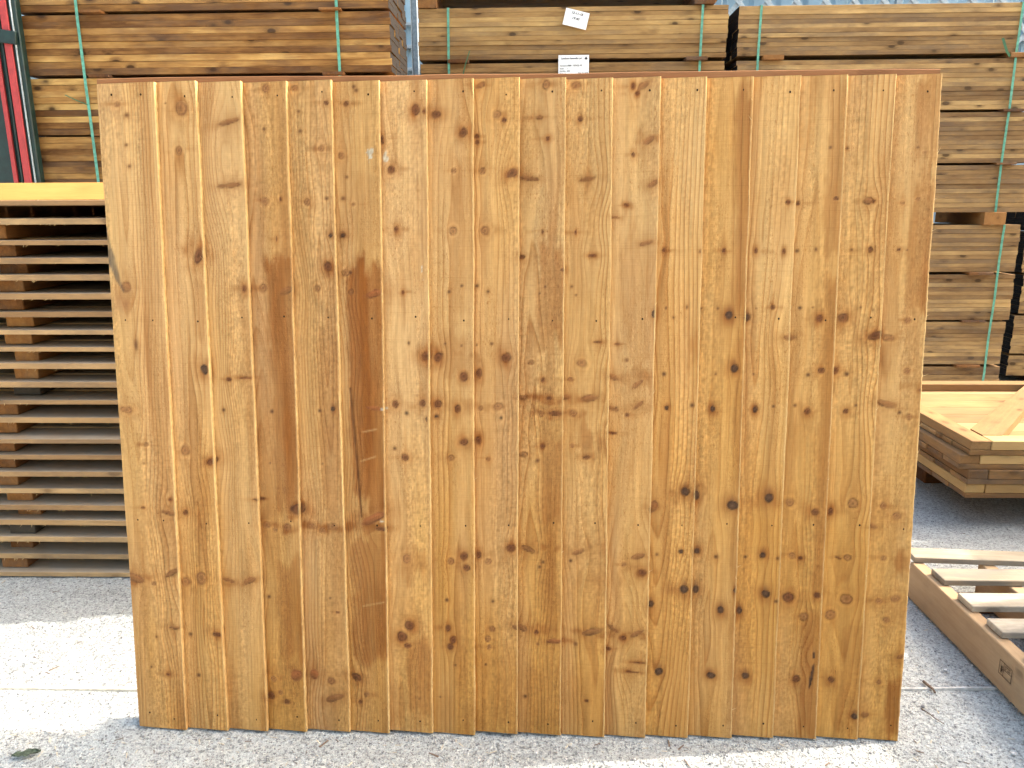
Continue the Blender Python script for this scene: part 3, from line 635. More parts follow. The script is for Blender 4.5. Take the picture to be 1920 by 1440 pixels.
            if t in 'sR':
                fl = .75 + .6 * vn(p * 40, q * 320, 150)
                kcc = (np.array(core) * fl[..., None] * (1 - ringm[..., None] * .6) + np.array(rim) * ringm[..., None] * .6)
                low = np.exp(-((q / rb_ + .9) / .5) ** 2) * (np.abs(p) < ra_)
                kcc = kcc * (1 - .35 * low[..., None])
            else:
                kr = .82 + .36 * (np.sin(D * max(ra, rb) / .0006) * .5 + .5)
                kcc = np.array(core) * kr[..., None] * (1 - ringm[..., None]) + np.array(rim) * ringm[..., None]
                kcc = kcc * (1 + (.9 if t == 'D' else -.45) * eye[..., None] + (.15 if t == 'D' else .42) * np.exp(-((D - .58) / .2) ** 2)[..., None])
            # stained halo drawn out along the grain
            halo = (.85 if t in 'dD' else .50) * np.exp(-((p / (ra_ * 2.5)) ** 2 + (q / (rb_ * 3.0)) ** 2) * (.7 + .6 * vn(X * 55, V * 35, 143)))
            if t in 'rds':      # the whorl darkens the wood sideways between neighbouring knots
                halo = np.maximum(halo, .48 * np.exp(-(dx / .036) ** 2 - (dv / (rb_ * 1.25)) ** 2) * sstep(.25, .65, vn(X * 60, V * 90, 144)) * 1.3)
            tail = .50 * np.exp(-((dx / (max(ra, .006) * 1.1)) ** 2)) * np.exp(-(np.abs(dv) / (max(rb, .006) * 5.0)))
            halo = np.maximum(halo, tail)
            pale = np.exp(-((D - 1.75) / .33) ** 2) * .22
            if t in 'rd':
                col = col * (1 + pale[..., None])
            ph_in = D * max(ra, rb) / .0024
            phase = np.where(D < 1.05, ph_in, phase)
        if t == 'D' and max(ra, rb) < .013:      # pitch drawn up into a flame above the dark knots
            fla = np.exp(-(dx / (ra_ * (.9 - .55 * np.clip(dv / (rb_ * 3), 0, 1)))) ** 2) * (dv > 0) * (1 - sstep(.8, 3.6, dv / rb_)) * .75
            KM = np.maximum(KM, fla * .6)
            kcol = np.where((fla * .6 >= KM)[..., None], np.array((.11, .05, .025)), kcol)
        S = np.maximum(S, halo * (.6 + .8 * vn(X * 70, V * 30, 160 + i)))
        up = m > KM
        kcol = np.where(up[..., None], kcc, kcol); KM = np.maximum(KM, m)
    S = np.clip(S, 0, 1)[..., None]
    col = col * (1 - S) + DKOR * S * (.9 + .35 * vn(X * 200, V * 30, 170 + i))[..., None]
    col = col * (1 - KM[..., None]) + kcol * KM[..., None]
    ring = ring * (1 - .6 * KM)
    if i == 0:      # grey bark inclusion on the left edge
        d = seg_dist(X, V, [(.003, 1.195), (.010, 1.134), (.0213, 1.087), (.036, 1.055)])
        wd = .0025 + .0085 * np.exp(-((V - 1.115) / .033) ** 2)
        m = ((1 - sstep(.55, 1.15, (d + fz * .007) / wd)) * (.35 + .6 * vn(X * 150, V * 50, 7)))[..., None].clip(0, .92)
        col = col * (1 - m) + np.array((.060, .056, .048)) * m
        d = np.hypot((X - .030) / .022, (V - 1.028) / .026); m = (np.exp(-d ** 2) * .55 * (.5 + vn(X * 120, V * 40, 8)))[..., None].clip(0, 1)
        col = col * (1 - m) + np.array((.27, .115, .045)) * m
    if i == 5:      # long drying split
        d = seg_dist(X, V, [(.545, .835), (.5484, .784), (.556, .66), (.5637, .535)])
        m = (1 - sstep(.0012, .0030, d))[..., None]
        col = col * (1 - m) + np.array((.16, .062, .018)) * m
        N = N - .0025 * m[..., 0]
        for (a, b) in (((.566, .667), (.600, .678)), ((.572, .735), (.604, .742)), ((.562, .318), (.612, .330))):
            d = seg_dist(X, V, [a, b]); m = (np.exp(-(d / .0018) ** 2) * .4)[..., None]
            col = col * (1 - m) + EDGE * m
    for (cx, cv, r1, r2) in ((.606, 1.351, .0075, .012), (.637, 1.346, .007, .012), (.6135, .527, .004, .004), (.624, .789, .007, .003), (.715, 1.103, .0018, .008), (.7185, 1.080, .0018, .006)):
        D = np.hypot((X - cx) / r1, (V - cv) / r2) + (vn(X * 260, V * 200, 6) - .5) * 1.3
        m = (1 - sstep(.7, 1.05, D))[..., None] * .7
        col = col * (1 - m) + np.array((.46, .46, .38)) * (.5 + .9 * vn(X * 400, V * 300, 9))[..., None] * m
    col = col * (.93 + .07 * sstep(.0, .9, V))[..., None]  # painted gradient continued: slightly darker towards the foot
    col = col * BM[i]
    Em = (E * (.35 + .45 * vn(V * 26, X * 0 + i, 180) + .5 * vn(V * 3, X * 0 + i * 7, 181)))[..., None].clip(0, 1)
    col = col * (1 - Em) + EDGE * Em * (.8 + .4 * vn(V * 160, X * 900, 190))[..., None]
    ring = ring * (1 - E)
    # ---- mesh
    nr, nc = X.shape
    P = np.stack([X, -N, V], -1).reshape(-1, 3)
    I = np.arange(nr * nc).reshape(nr, nc)
    Fq = np.stack([I[:-1, :-1], I[:-1, 1:], I[1:, 1:], I[1:, :-1]], -1).reshape(-1, 4)
    back = np.stack([I[:-1, -1], I[:-1, 0], I[1:, 0], I[1:, -1]], -1)
    # end caps: fans of quads between the front row and the back line
    cap = []
    for r_ in (0, nr - 1):
        a = I[r_]
        for k in range(1, nc - 2):
            q = [a[0], a[k], a[k + 1], a[k + 1]]
            cap.append(q)
    Fq = np.concatenate([Fq, back])
    m = mesh_grid('featheredge_board', P, Fq)
    m.polygons.foreach_set('use_smooth', [True] * len(m.polygons))
    for nm, arr in (('phase', phase), ('ring', ring)):
        at = m.attributes.new(nm, 'FLOAT', 'POINT')
        at.data.foreach_set('value', arr.astype(np.float32).ravel())
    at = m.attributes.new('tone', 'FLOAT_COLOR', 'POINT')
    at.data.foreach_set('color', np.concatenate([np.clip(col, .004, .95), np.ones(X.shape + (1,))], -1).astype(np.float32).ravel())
    m.materials.append(M_fence)
    o = link('featheredge_board', m, panel)
    # sawn ends
    for r_, nm in ((0, 0), (nr - 1, 1)):
        ring_pts = P[I[r_]]
        step = ring_pts[[0, 1] + list(range(2, nc - 5, 6)) + [nc - 5, nc - 3, nc - 2, nc - 1]]
        ids = list(range(len(step)))
        me = mesh_from('sawn_end', step + np.array((0, 0, .0002 if nm else -.0002)), [ids if not nm else ids[::-1]], M_end)
        link('sawn_end', me, o)
    return o
M_end = wood('sawn end grain', [(0, (.20, .10, .04)), (.5, (.36, .21, .085)), (1, (.52, .34, .16))], knots=0, contrast=.6)
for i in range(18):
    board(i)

# capping rail seen above the boards, and the back rails
def rail(name, v0, v1, y0, y1, xa, xb, slope=.0):
    n = 40
    v, f = [], []
    for k in range(n + 1):
        x = xa + (xb - xa) * k / n
        top = v1 + .0016 * (float(vn(k * .35, .5, 12)) - .5) * 2 + slope * k / n
        for (yy, zz) in ((y0, v0), (y0, top - .0015), (y0 + .0015, top), (y1 - .0015, top), (y1, top - .0015), (y1, v0)):
            v.append((x - (xa + xb) / 2, yy, zz - v0))
        if k:
            a = 6 * k
            for j in range(6):
                f.append((a - 6 + j, a - 6 + (j + 1) % 6, a + (j + 1) % 6, a + j))
    f.append(tuple(range(6))[::-1]); f.append(tuple(range(6 * n, 6 * n + 6)))
    return link(name, mesh_from(name, v, f, M_cap), panel, ((xa + xb) / 2, 0, v0))
rail('capping_rail', 1.465, 1.5200, .0008, .038, .002, 1.827, .002)
rail('back_rail', .945, 1.03, .0008, .038, .004, 1.82)
rail('back_rail', .475, .56, .0008, .038, .004, 1.82)
rail('back_rail', .012, .09, .0008, .038, .004, 1.82)

# nail heads and torn slivers on the board edges
v, f = [], []
for i in range(18):
    for rv in (1.477, .993, .520, .036):
        for fx in ((.22, .75) if i == 0 else (.80 - .1 * rnd.random(),)):
            V_ = rv + (rnd.random() - .5) * .012
            t = V_ / LB
            xl = BOTX[i] + (TOPX[i] - BOTX[i]) * t; xr = BOTX[i + 1] + (TOPX[i + 1] - BOTX[i + 1]) * t
            x = xl + (xr - xl) * fx
            lap = 0 if i == 0 else .016
            nn = .0045 + .014 * (x - xl + lap) / (xr - xl + lap) + .0006
            k0 = len(v); r_ = .0017 + .0007 * rnd.random()
            for k in range(6):
                v.append((x + r_ * math.cos(k * R(60)), -nn, V_ + r_ * 1.2 * math.sin(k * R(60))))
            f.append(tuple(k0 + k for k in range(6)))
tag(link('nail_heads', mesh_from('nail_heads', v, f, M_nail), panel), kind='stuff')
v, f = [], []
spl = [(4, .85), (4, .80), (4, .62), (6, .86), (6, .83), (6, .80), (6, .76), (6, .50), (18, .862), (18, .69), (18, .68), (18, .60), (18, .585), (18, .33), (18, .27), (18, .47), (10, .40), (10, .455), (16, .09), (8, .62), (3, .9), (17, .55), (17, .93), (14, .4), (18, 1.0), (18, 1.2)]
for (j, V_) in spl + [(rnd.randrange(2, 19), rnd.random() * 1.45 + .03) for _ in range(60)]:
    V_ += (rnd.random() - .5) * .01
    t = V_ / LB
    x = BOTX[j] + (TOPX[j] - BOTX[j]) * t
    ln = .004 + .011 * rnd.random() ** 2; an = R(rnd.uniform(35, 140))
    if j == 18: an = R(rnd.uniform(10, 80)); ln *= 1.3
    wv = .0005
    k0 = len(v)
    dx, dv = math.cos(an) * ln, math.sin(an) * ln
    v += [(x - .002, -.0178, V_ - wv), (x - .002, -.0178, V_ + wv), (x - .001, -.0188, V_), (x + dx, -.0186 - ln * .25, V_ + dv)]
    f += [(k0, k0 + 1, k0 + 3), (k0 + 1, k0 + 2, k0 + 3), (k0 + 2, k0, k0 + 3)]
tag(link('edge_splinters', mesh_from('edge_splinters', v, f, M_splint), panel), kind='stuff')
# ------------------------------------------------------------------ pile of flat fence panels at left
ORD = ['topmost', 'second', 'third', 'fourth', 'fifth', 'sixth', 'seventh', 'eighth', 'ninth', 'tenth', 'eleventh', 'twelfth', 'thirteenth', 'fourteenth',
       'fifteenth', 'sixteenth', 'seventeenth', 'eighteenth', 'nineteenth', 'twentieth', 'twenty-first', 'bottom']
PZ = [1.238, 1.182, 1.119, 1.065, 1.009, .952, .895, .839, .782, .726, .668, .611, .546, .484, .425, .366, .302, .244, .190, .132, .063, .004]
RX = [None, -1.70, -1.652, -1.627, -1.611, -1.628, -1.634, -1.62, -1.633, -1.614, -1.619, -1.635, -1.705, -1.719, -1.723, -1.734, -1.737, -1.705, -1.686, -1.699, -1.738, -1.749]
for k, z in enumerate(PZ):
    yf = 2.37 + rnd.uniform(-.010, .010)
    xa, xb = -2.02 + rnd.uniform(-.02, .02), -.10 + rnd.uniform(-.02, .02)
    e = empty('stacked_fence_panel', ((xa + xb) / 2, yf, z), (0, 0, R(rnd.uniform(-.25, .25))))
    lab = ('topmost flat fence panel of the left pile with a sunlit yellow rail' if k == 0 else
           'bottom flat fence panel of the left pile, nearest the ground' if k == 21 else
           '%s flat fence panel from the top in the left pile' % ORD[k])
    tag(e, lab, 'fence panel', 'fence panels piled flat at left')
    L = xb - xa
    th = .0185
    for j in range(12):
        d = .121
        tj = rnd.choice((.0145, .016, .0175, .0185)) if j == 0 else .0185
        o = link('board', box_mesh(round(L, 2), d, tj, M_pile, .001), e, (rnd.uniform(-.006, .006), .0605 + j * .1245 + (rnd.uniform(-.007, .005) if j == 0 else 0), tj / 2 + rnd.uniform(-.0008, .0008)),
                 (R(rnd.uniform(-1.3, 1.0) if j == 0 else rnd.uniform(-.4, .4)), R(rnd.uniform(-.10, .10) if j == 0 else 0), R(rnd.uniform(-.12, .12) if j == 0 else 0)))
    # torn fibres hanging from the front edge
    v, f = [], []
    for _ in range(rnd.randrange(6, 22)):
        x = rnd.choice((rnd.uniform(-L / 2, L / 2), rnd.uniform(-.95, -.40))); ln = rnd.uniform(.003, .010); a = R(rnd.uniform(-70, 70))
        k0 = len(v)
        v += [(x - .0006, -.004, .002), (x + .0006, -.004, .002), (x, -.002, .001), (x + ln * math.sin(a), -.008 - .3 * ln, .001 - ln * math.cos(a) * .7)]
        f += [(k0, k0 + 1, k0 + 3), (k0 + 1, k0 + 2, k0 + 3), (k0 + 2, k0, k0 + 3)]
    tag(link('torn_fibres', mesh_from('torn_fibres', v, f, M_splint), e), kind='stuff')
    if k == 0:
        # chamfered rail along the front with its sloping face in the sun
        v = []
        for x in (-L / 2, L / 2):
            v += [(x, 0, 0), (x, .055, .052), (x, .085, .052), (x, .085, 0)]
        f = [(0, 4, 5, 1), (1, 5, 6, 2), (2, 6, 7, 3), (3, 7, 4, 0), (0, 1, 2, 3), (7, 6, 5, 4)]
        link('chamfered_rail', mesh_from('chamfered_rail', v, f, M_yellow), e, (0, .020, th))
        continue
    hgt = PZ[k - 1] - z - th - .001
    rx = RX[k]
    mt = M_bark if k in (11, 19) else M_block
    for (xr, wd) in ((rx, rnd.uniform(.078, .092)), (-1.02 + rnd.uniform(-.03, .03), .085), (-.22 + rnd.uniform(-.03, .03), .085)):
        o = link('rail', box_mesh(1.47, round(wd, 2), round(hgt, 3), mt if xr == rx else M_block, .002), e, (xr - wd / 2 - (xa + xb) / 2, .755 + rnd.uniform(0, .03), th + hgt / 2 + .0005), (0, 0, R(90)))

# ------------------------------------------------------------------ strapped packs of sawn boards behind
def strap(parent, x, y0, y1, z0, z1, w=.014, mat=None):
    """a flat band round front, top, back and bottom of a pack"""
    t = .0012
    mat = mat or M_strap
    n = 14
    v, f = [], []
    path = [(y0 - t, z0)]
    for k in range(n + 1):
        z = z0 + (z1 - z0) * k / n
        path.append((y0 - .0035 - .002 * abs(math.sin(k * 1.7)), z))
    path += [(y0 + .01, z1 + .003), (y1 + .003, z1 + .003), (y1 + .003, z0 - .002), (y0, z0 - .002)]
    for k, (yy, zz) in enumerate(path):
        sx = .0018 * math.sin(k * .9)
        v += [(x - w / 2 + sx, yy, zz), (x + w / 2 + sx, yy, zz)]
        if k: f.append((2 * k - 2, 2 * k - 1, 2 * k + 1, 2 * k))
    m = mesh_from('strap', v, f, mat)
    o = link('strap', m, parent)
    sm = o.modifiers.new('thickness', 'SOLIDIFY'); sm.thickness = t; sm.offset = 0
    return o

def pack(name, label, x0, x1, yf, tiers, mat, rows=3, bd=.15, stickers=(), straps=(), tails=(), group='strapped packs of sawn boards', jit=.004, seed=1, grp=True):
    """tiers: (z_top, z_bottom, boards, dx_left, dx_right, rows)"""
    q = random.Random(seed)
    e = empty(name, ((x0 + x1) / 2, yf, 0))
    tag(e, label, 'timber pack', group)
    ox = (x0 + x1) / 2
    zmin = min(t[1] for t in tiers); zmax = max(t[0] for t in tiers)
    for (zt, zb, n, dl, dr, nr) in tiers:
        t = (zt - zb) / n
        for r_ in range(nr):
            for k in range(n):
                L = (x1 + dr) - (x0 + dl)
                w = bd - .004
                j = q.uniform(-jit, jit) * (1 if r_ == 0 else .5)
                o = link('board', box_mesh(round(L, 2), w, round(t - .0007, 4), mat, .0010), e,
                         ((x0 + dl + x1 + dr) / 2 - ox + q.gauss(0, .0028), bd / 2 + r_ * bd + (j if r_ == 0 else 0) + .002, zb + t * (k + .5)),
                         (R(q.uniform(-.5, .5)), R(q.uniform(-.045, .045)), 0))
    dep = bd * max(t[5] for t in tiers)
    for (sx, z0, z1, w) in stickers:
        link('bearer', box_mesh(round(dep + .03, 2), w, round(z1 - z0 - .0008, 4), M_sticker, .002), e, (sx - ox, dep / 2 - .012 + q.uniform(-.012, .006), (z0 + z1) / 2), (0, 0, R(90)))
    for (sx, z0, z1) in straps:
        strap(e, sx - ox, 0 - jit, dep, z0, z1)
    for (pts, w) in tails:
        v, f = [], []
        for k, (a, b, c) in enumerate(pts):
            v += [(a - ox - w / 2, b - yf, c), (a - ox + w / 2, b - yf, c + w * .3)]
            if k: f.append((2 * k - 2, 2 * k - 1, 2 * k + 1, 2 * k))
        o = link('strap_tail', mesh_from('strap_tail', v, f, M_straptail), e)
        sm = o.modifiers.new('thickness', 'SOLIDIFY'); sm.thickness = .001
    return e

# left pack, front at y = 4.0
pack('timber_pack', 'tall golden brown timber pack at left behind the pile of panels', -2.53, -.692, 4.0,
     [(2.435, 2.155, 9, .0, -.012, 4), (2.142, 1.866, 9, .0, -.012, 4), (1.850, 1.584, 9, .0, .0, 4), (1.574, 1.308, 9, .0, .0, 3),
      (1.296, 1.03, 9, .0, .0, 1), (1.02, .75, 9, 0, 0, 1), (.74, .47, 9, 0, 0, 1), (.46, .19, 9, 0, 0, 1)], M_packL, bd=.125, seed=3,
     stickers=[(x, a, b, .105) for (a, b) in ((2.142, 2.155), (1.850, 1.866), (1.574, 1.584), (1.296, 1.308), (1.02, 1.03), (.74, .75), (.46, .47), (0, .19)) for x in (-2.15, -.985)],
     straps=[(-2.226, .19, 2.435), (-.954, .19, 2.435)],
     tails=[([(-2.226, 3.985, 1.722), (-2.27, 3.97, 1.742), (-2.322, 3.962, 1.768)], .006)])
# middle pack, front at y = 4.9
MT = [(2.353, 2.069, 11, 0, 0, 3), (2.048, 1.765, 11, .005, -.003, 3)] + [(1.747 - .302 * k, 1.463 - .302 * k, 11, 0, 0, 1) for k in range(4)]
pack('timber_pack', 'timber pack behind the centre of the panel with two white paper labels', -.690, 1.131, 4.9, MT, M_packM, bd=.16, seed=5,
     stickers=[(-.455, 2.048, 2.069, .125), (.952, 2.048, 2.069, .125)] + [(x, a, b, .12) for x in (-.455, .952) for (a, b) in ((1.747, 1.765), (1.445, 1.463), (1.143, 1.161), (.841, .859), (0, .557))],
     straps=[(-.512, .557, 2.353), (.976, .557, 2.353)],
     tails=[([(-.43, 4.885, 1.975), (-.415, 4.87, 2.03), (-.385, 4.86, 2.11)], .007)])
# the pack on top of it: only its bearers and dark underside show
pack('timber_pack', 'timber pack resting above the middle pack, only its bearers and underside in view', -.690, 1.131, 4.92, [(2.72, 2.452, 11, 0, 0, 3)], M_packM, bd=.16, seed=6,
     stickers=[(-.635, 2.3545, 2.404, .11), (-.635, 2.405, 2.451, .11), (.985, 2.3545, 2.404, .12), (.985, 2.405, 2.451, .12)], straps=[(-.60, 2.405, 2.72), (.985, 2.405, 2.72)])
# right upper pack and the pack under it
pack('timber_pack', 'upper weathered timber pack at right, strapped in green, under the lattice', 1.192, 2.985, 4.9,
     [(2.345, 2.073, 11, 0, -.165, 4), (2.046, 1.762, 11, 0, .0, 4), (1.745, 1.456, 11, 0, .01, 3), (1.443, 1.165, 10, 0, .01, 3)], M_packR, bd=.14, seed=8,
     stickers=[(x, a, b, .12) for (a, b) in ((2.046, 2.073), (1.745, 1.762), (1.443, 1.456)) for x in (1.40, 2.83)] + [(1.42, 1.089, 1.165, .13), (2.80, 1.089, 1.165, .13)],
     straps=[(1.315, 1.165, 2.345), (2.808, 1.09, 2.345)],
     tails=[([(2.775, 4.888, 2.045), (2.735, 4.865, 2.075), (2.70, 4.86, 2.145)], .014)])
pack('timber_pack', 'lower weathered timber pack at right, standing behind the stack of gates', 1.192, 2.985, 4.9,
     [(1.088, .802, 11, 0, 0, 3), (.785, .500, 11, 0, .005, 3), (.487, .214, 11, 0, -.01, 3), (.197, .09, 4, 0, 0, 3)], M_packR, bd=.14, seed=9,
     stickers=[(x, a, b, .15) for (a, b) in ((.785, .802), (.487, .500), (.197, .214), (0.0, .09)) for x in (1.45, 2.76)],
     straps=[(2.875, .09, 1.088), (1.33, .09, 1.088)])
pack('timber_pack', 'dim timber pack at the far right edge beyond a dark gap', 3.24, 4.6, 5.25,
     [(1.30, 1.04, 10, 0, 0, 2), (1.025, .765, 10, 0, 0, 2), (.75, .49, 10, .02, 0, 2), (.475, .215, 10, .0, 0, 4), (.20, .06, 6, 0, 0, 4)], M_packR, bd=.15, seed=12,
     stickers=[(x, a, b, .12) for (a, b) in ((1.025, 1.04), (.75, .765), (.475, .49), (.20, .215), (0, .06)) for x in (3.5, 4.3)])
pack('timber_pack', 'dark timber pack cut by the left edge beside the green posts', -4.2, -2.72, 4.25,
     [(1.62, 1.36, 8, 0, 0, 2), (1.345, 1.08, 8, 0, 0, 2), (1.06, .80, 8, 0, 0, 1)], M_packR, bd=.15, seed=13, stickers=[(x, a, b, .12) for (a, b) in ((1.345, 1.36), (1.06, 1.08), (0, .80)) for x in (-3.9, -2.9)])

# paper labels on the middle pack -------------------------------------------
def text(parent, body, size, loc, rotz, mat, name='lettering', shear=0.0, sx=1.0):
    cu = bpy.data.curves.new(name, 'FONT')
    cu.body = body; cu.size = size; cu.shear = shear
    cu.align_x = 'LEFT'; cu.offset = size * .028
    cu.resolution_u = 2
    tmp = bpy.data.objects.new(name, cu)
    COL.objects.link(tmp)
    dg = bpy.context.evaluated_depsgraph_get()
    me = bpy.data.meshes.new_from_object(tmp.evaluated_get(dg))
    bpy.data.objects.remove(tmp)
    me.materials.clear(); me.materials.append(mat)
    o = link(name, me, parent, loc, (0, 0, rotz))
    o.scale = (sx, 1, 1)
    return o
def paper(name, w, h, bow=.003):
    v, f = [], []
    n = 8
    for k in range(n + 1):
        for s in (0, 1):
            v.append((-w / 2 + w * k / n, -h / 2 + h * s, bow * math.sin(math.pi * k / n) * (.6 + .4 * s)))
        if k: f.append((2 * k - 2, 2 * k, 2 * k + 1, 2 * k - 1))
    return mesh_from(name, v, f, M_paper)
# handwritten note (local x right, local y up, local z towards the camera)
note = link('paper_note', paper('paper_note', .141, .092, .0012), None, (.2405, 4.885, 2.283), (R(90), R(14.5), 0))
note.rotation_euler = (Matrix.Rotation(R(90), 3, 'X') @ Matrix.Rotation(R(-13.5), 3, 'Z')).to_euler()
tag(note, 'tilted white note handwritten 12-11-18 and 19.40 on the middle pack', 'note')
text(note, '12-11-18', .019, (-.036, .022, .0022), 0, M_ink, 'handwriting', .25)
text(note, '19.40', .019, (-.026, -.006, .0022), 0, M_ink, 'handwriting', .25, 1.05)
lab = link('paper_label', paper('paper_label', .181, .118, .0012), None, (.2295, 4.884, 2.026))
lab.rotation_euler = (R(90), 0, 0)
tag(lab, 'printed white pack label with lines of black type below the note', 'label')
text(lab, 'Lanthorn Sawmills Ltd', .0135, (-.075, .036, .0022), 0, M_ink, 'lettering', .1)
text(lab, 'Description:', .009, (-.082, -.003, .0022), 0, M_ink)
text(lab, '1800  125X22 FE', .0125, (-.038, -.003, .0022), 0, M_ink)
text(lab, 'Grade:', .009, (-.082, -.019, .0022), 0, M_ink)
text(lab, '1', .010, (-.040, -.019, .0022), 0, M_ink)
text(lab, 'Pack Size:', .009, (-.082, -.033, .0022), 0, M_ink)
text(lab, '4000', .010, (-.040, -.033, .0022), 0, M_ink)
text(lab, 'Date: 14.11.2018', .0085, (.026, -.043, .0022), 0, M_ink)
text(lab, 'Batch:  14', .009, (-.082, -.047, .0022), 0, M_ink)
v, f = [], []
for k, (a, b) in enumerate(((0, .0045), (-.0042, -.003), (.0042, -.003))):
    k0 = len(v)
    for j in range(10):
        v.append((.073 + a + .0042 * math.cos(j * R(36)), .041 + b + .0042 * math.sin(j * R(36)), .0022))
    f.append(tuple(range(k0, k0 + 10)))
v += [(.072, .033, .0022), (.0745, .033, .0022), (.0745, .042, .0022), (.072, .042, .0022)]
f.append(tuple(range(len(v) - 4, len(v))))
link('emblem', mesh_from('emblem', v, f, M_ink), lab)

# ------------------------------------------------------------------ painted steel posts at the far left
st = empty('steel_posts', (-2.62, 3.95, 0))
tag(st, 'upright dark green and red painted steel posts banded together at the left edge', 'steel posts')
def lbox(name, lo, hi, mat, parent, org, b=.002):
    return box(name, [lo[i] - org[i] for i in range(3)], [hi[i] - org[i] for i in range(3)], mat, parent, b)
og = (-2.62, 3.95, 0)
lbox('post', (-2.590, 3.935, 0), (-2.489, 3.975, 2.6), M_green, st, og, .004)
lbox('post', (-2.735, 3.945, 0), (-2.594, 3.985, 2.6), M_green, st, og, .004)
lbox('flange', (-2.513, 3.925, 0), (-2.509, 3.934, 2.6), M_galv, st, og, .001)
lbox('flange', (-2.576, 3.925, 0), (-2.572, 3.934, 2.6), M_green, st, og, .001)
lbox('red_stripe', (-2.566, 3.924, 0), (-2.529, 3.9342, 2.6), M_red, st, og, .002)
lbox('red_stripe', (-2.624, 3.930, 0), (-2.603, 3.944, 2.6), M_red, st, og, .002)
lbox('upper_sleeve', (-2.72, 3.918, 2.09), (-2.572, 3.9235, 2.6), M_teal, st, og, .002)
band = box('band', (-.10, -.008, -.030), (.10, .008, .030), M_green, st, .003)
band.location = (.03, -.040, 2.035); band.rotation_euler = (0, R(8), 0)

# ------------------------------------------------------------------ blue cladding, posts and lattice behind the packs
cw = empty('clad_wall', (1.0, 6.3, 0))
tag(cw, 'pale blue profiled steel wall seen in the gaps behind the packs', 'wall')
def sheet(x0, x1, z0, z1):
    v, f = [], []
    xs = []
    x = 0.0
    L = x1 - x0
    while x < L:
        for (dx, d) in ((0, 0), (.03, -.028), (.11, -.028), (.14, 0)):
            if x + dx <= L: xs.append((x + dx, d))
        x += .20
    xs.append((L, 0))
    for k, (a, d) in enumerate(xs):
        v += [(a - L / 2, d, z0), (a - L / 2, d, z1)]
        if k: f.append((2 * k - 2, 2 * k, 2 * k + 1, 2 * k - 1))
    o = link('profiled_sheet', mesh_from('profiled_sheet', v, f, M_clad), cw, ((x0 + x1) / 2 - 1.0, 0, 0))
    sm = o.modifiers.new('thickness', 'SOLIDIFY'); sm.thickness = .002
for k in range(-5, 9):
    sheet(-3.6 + k * 1.0, -3.602 + (k + 1) * 1.0, .05, 3.6)
for z in (.9, 1.66, 2.23, 2.39, 2.55, 2.9):
    box('sheeting_rail', (-9.6, -.075, z - .012), (4.4, -.034, z + .012), M_galv, cw, .002)
pp = empty('galvanised_post', (-.862, 5.95, 0))
tag(pp, 'grey galvanised steel post between the left and middle packs', 'post')
box('web', (-.022, -.003, 0), (.016, .003, 3.0), M_galv, pp, .001)
box('flange', (.0165, -.030, 0), (.0205, .030, 3.0), M_galv, pp, .001)
box('flange', (-.0265, -.030, 0), (-.0225, .004, 3.0), M_galv, pp, .001)
la = empty('lattice_panel', (2.6, 6.02, 0))
tag(la, 'grey steel lattice panel above the right hand packs', 'lattice')
LAT = []
for k in range(-4, 14):
    for s in (-1, 1):
        xm = -1.35 + k * .205
        L = 1.0
        o = link('bar', box_mesh(L, .004, .030, M_galv, .001), la, (xm, -.004 * s, 2.62), (0, R(48 * s), 0))
box('top_rail', (-2.3, -.022, 2.985), (2.3, .022, 3.03), M_galv, la)
box('bottom_rail', (-2.3, -.022, 2.21), (2.3, .022, 2.255), M_galv, la)
for x in (-2.28, 0.0, 2.28):
    box('post', (x - .02, .024, 0), (x + .02, .064, 3.03), M_galv, la)

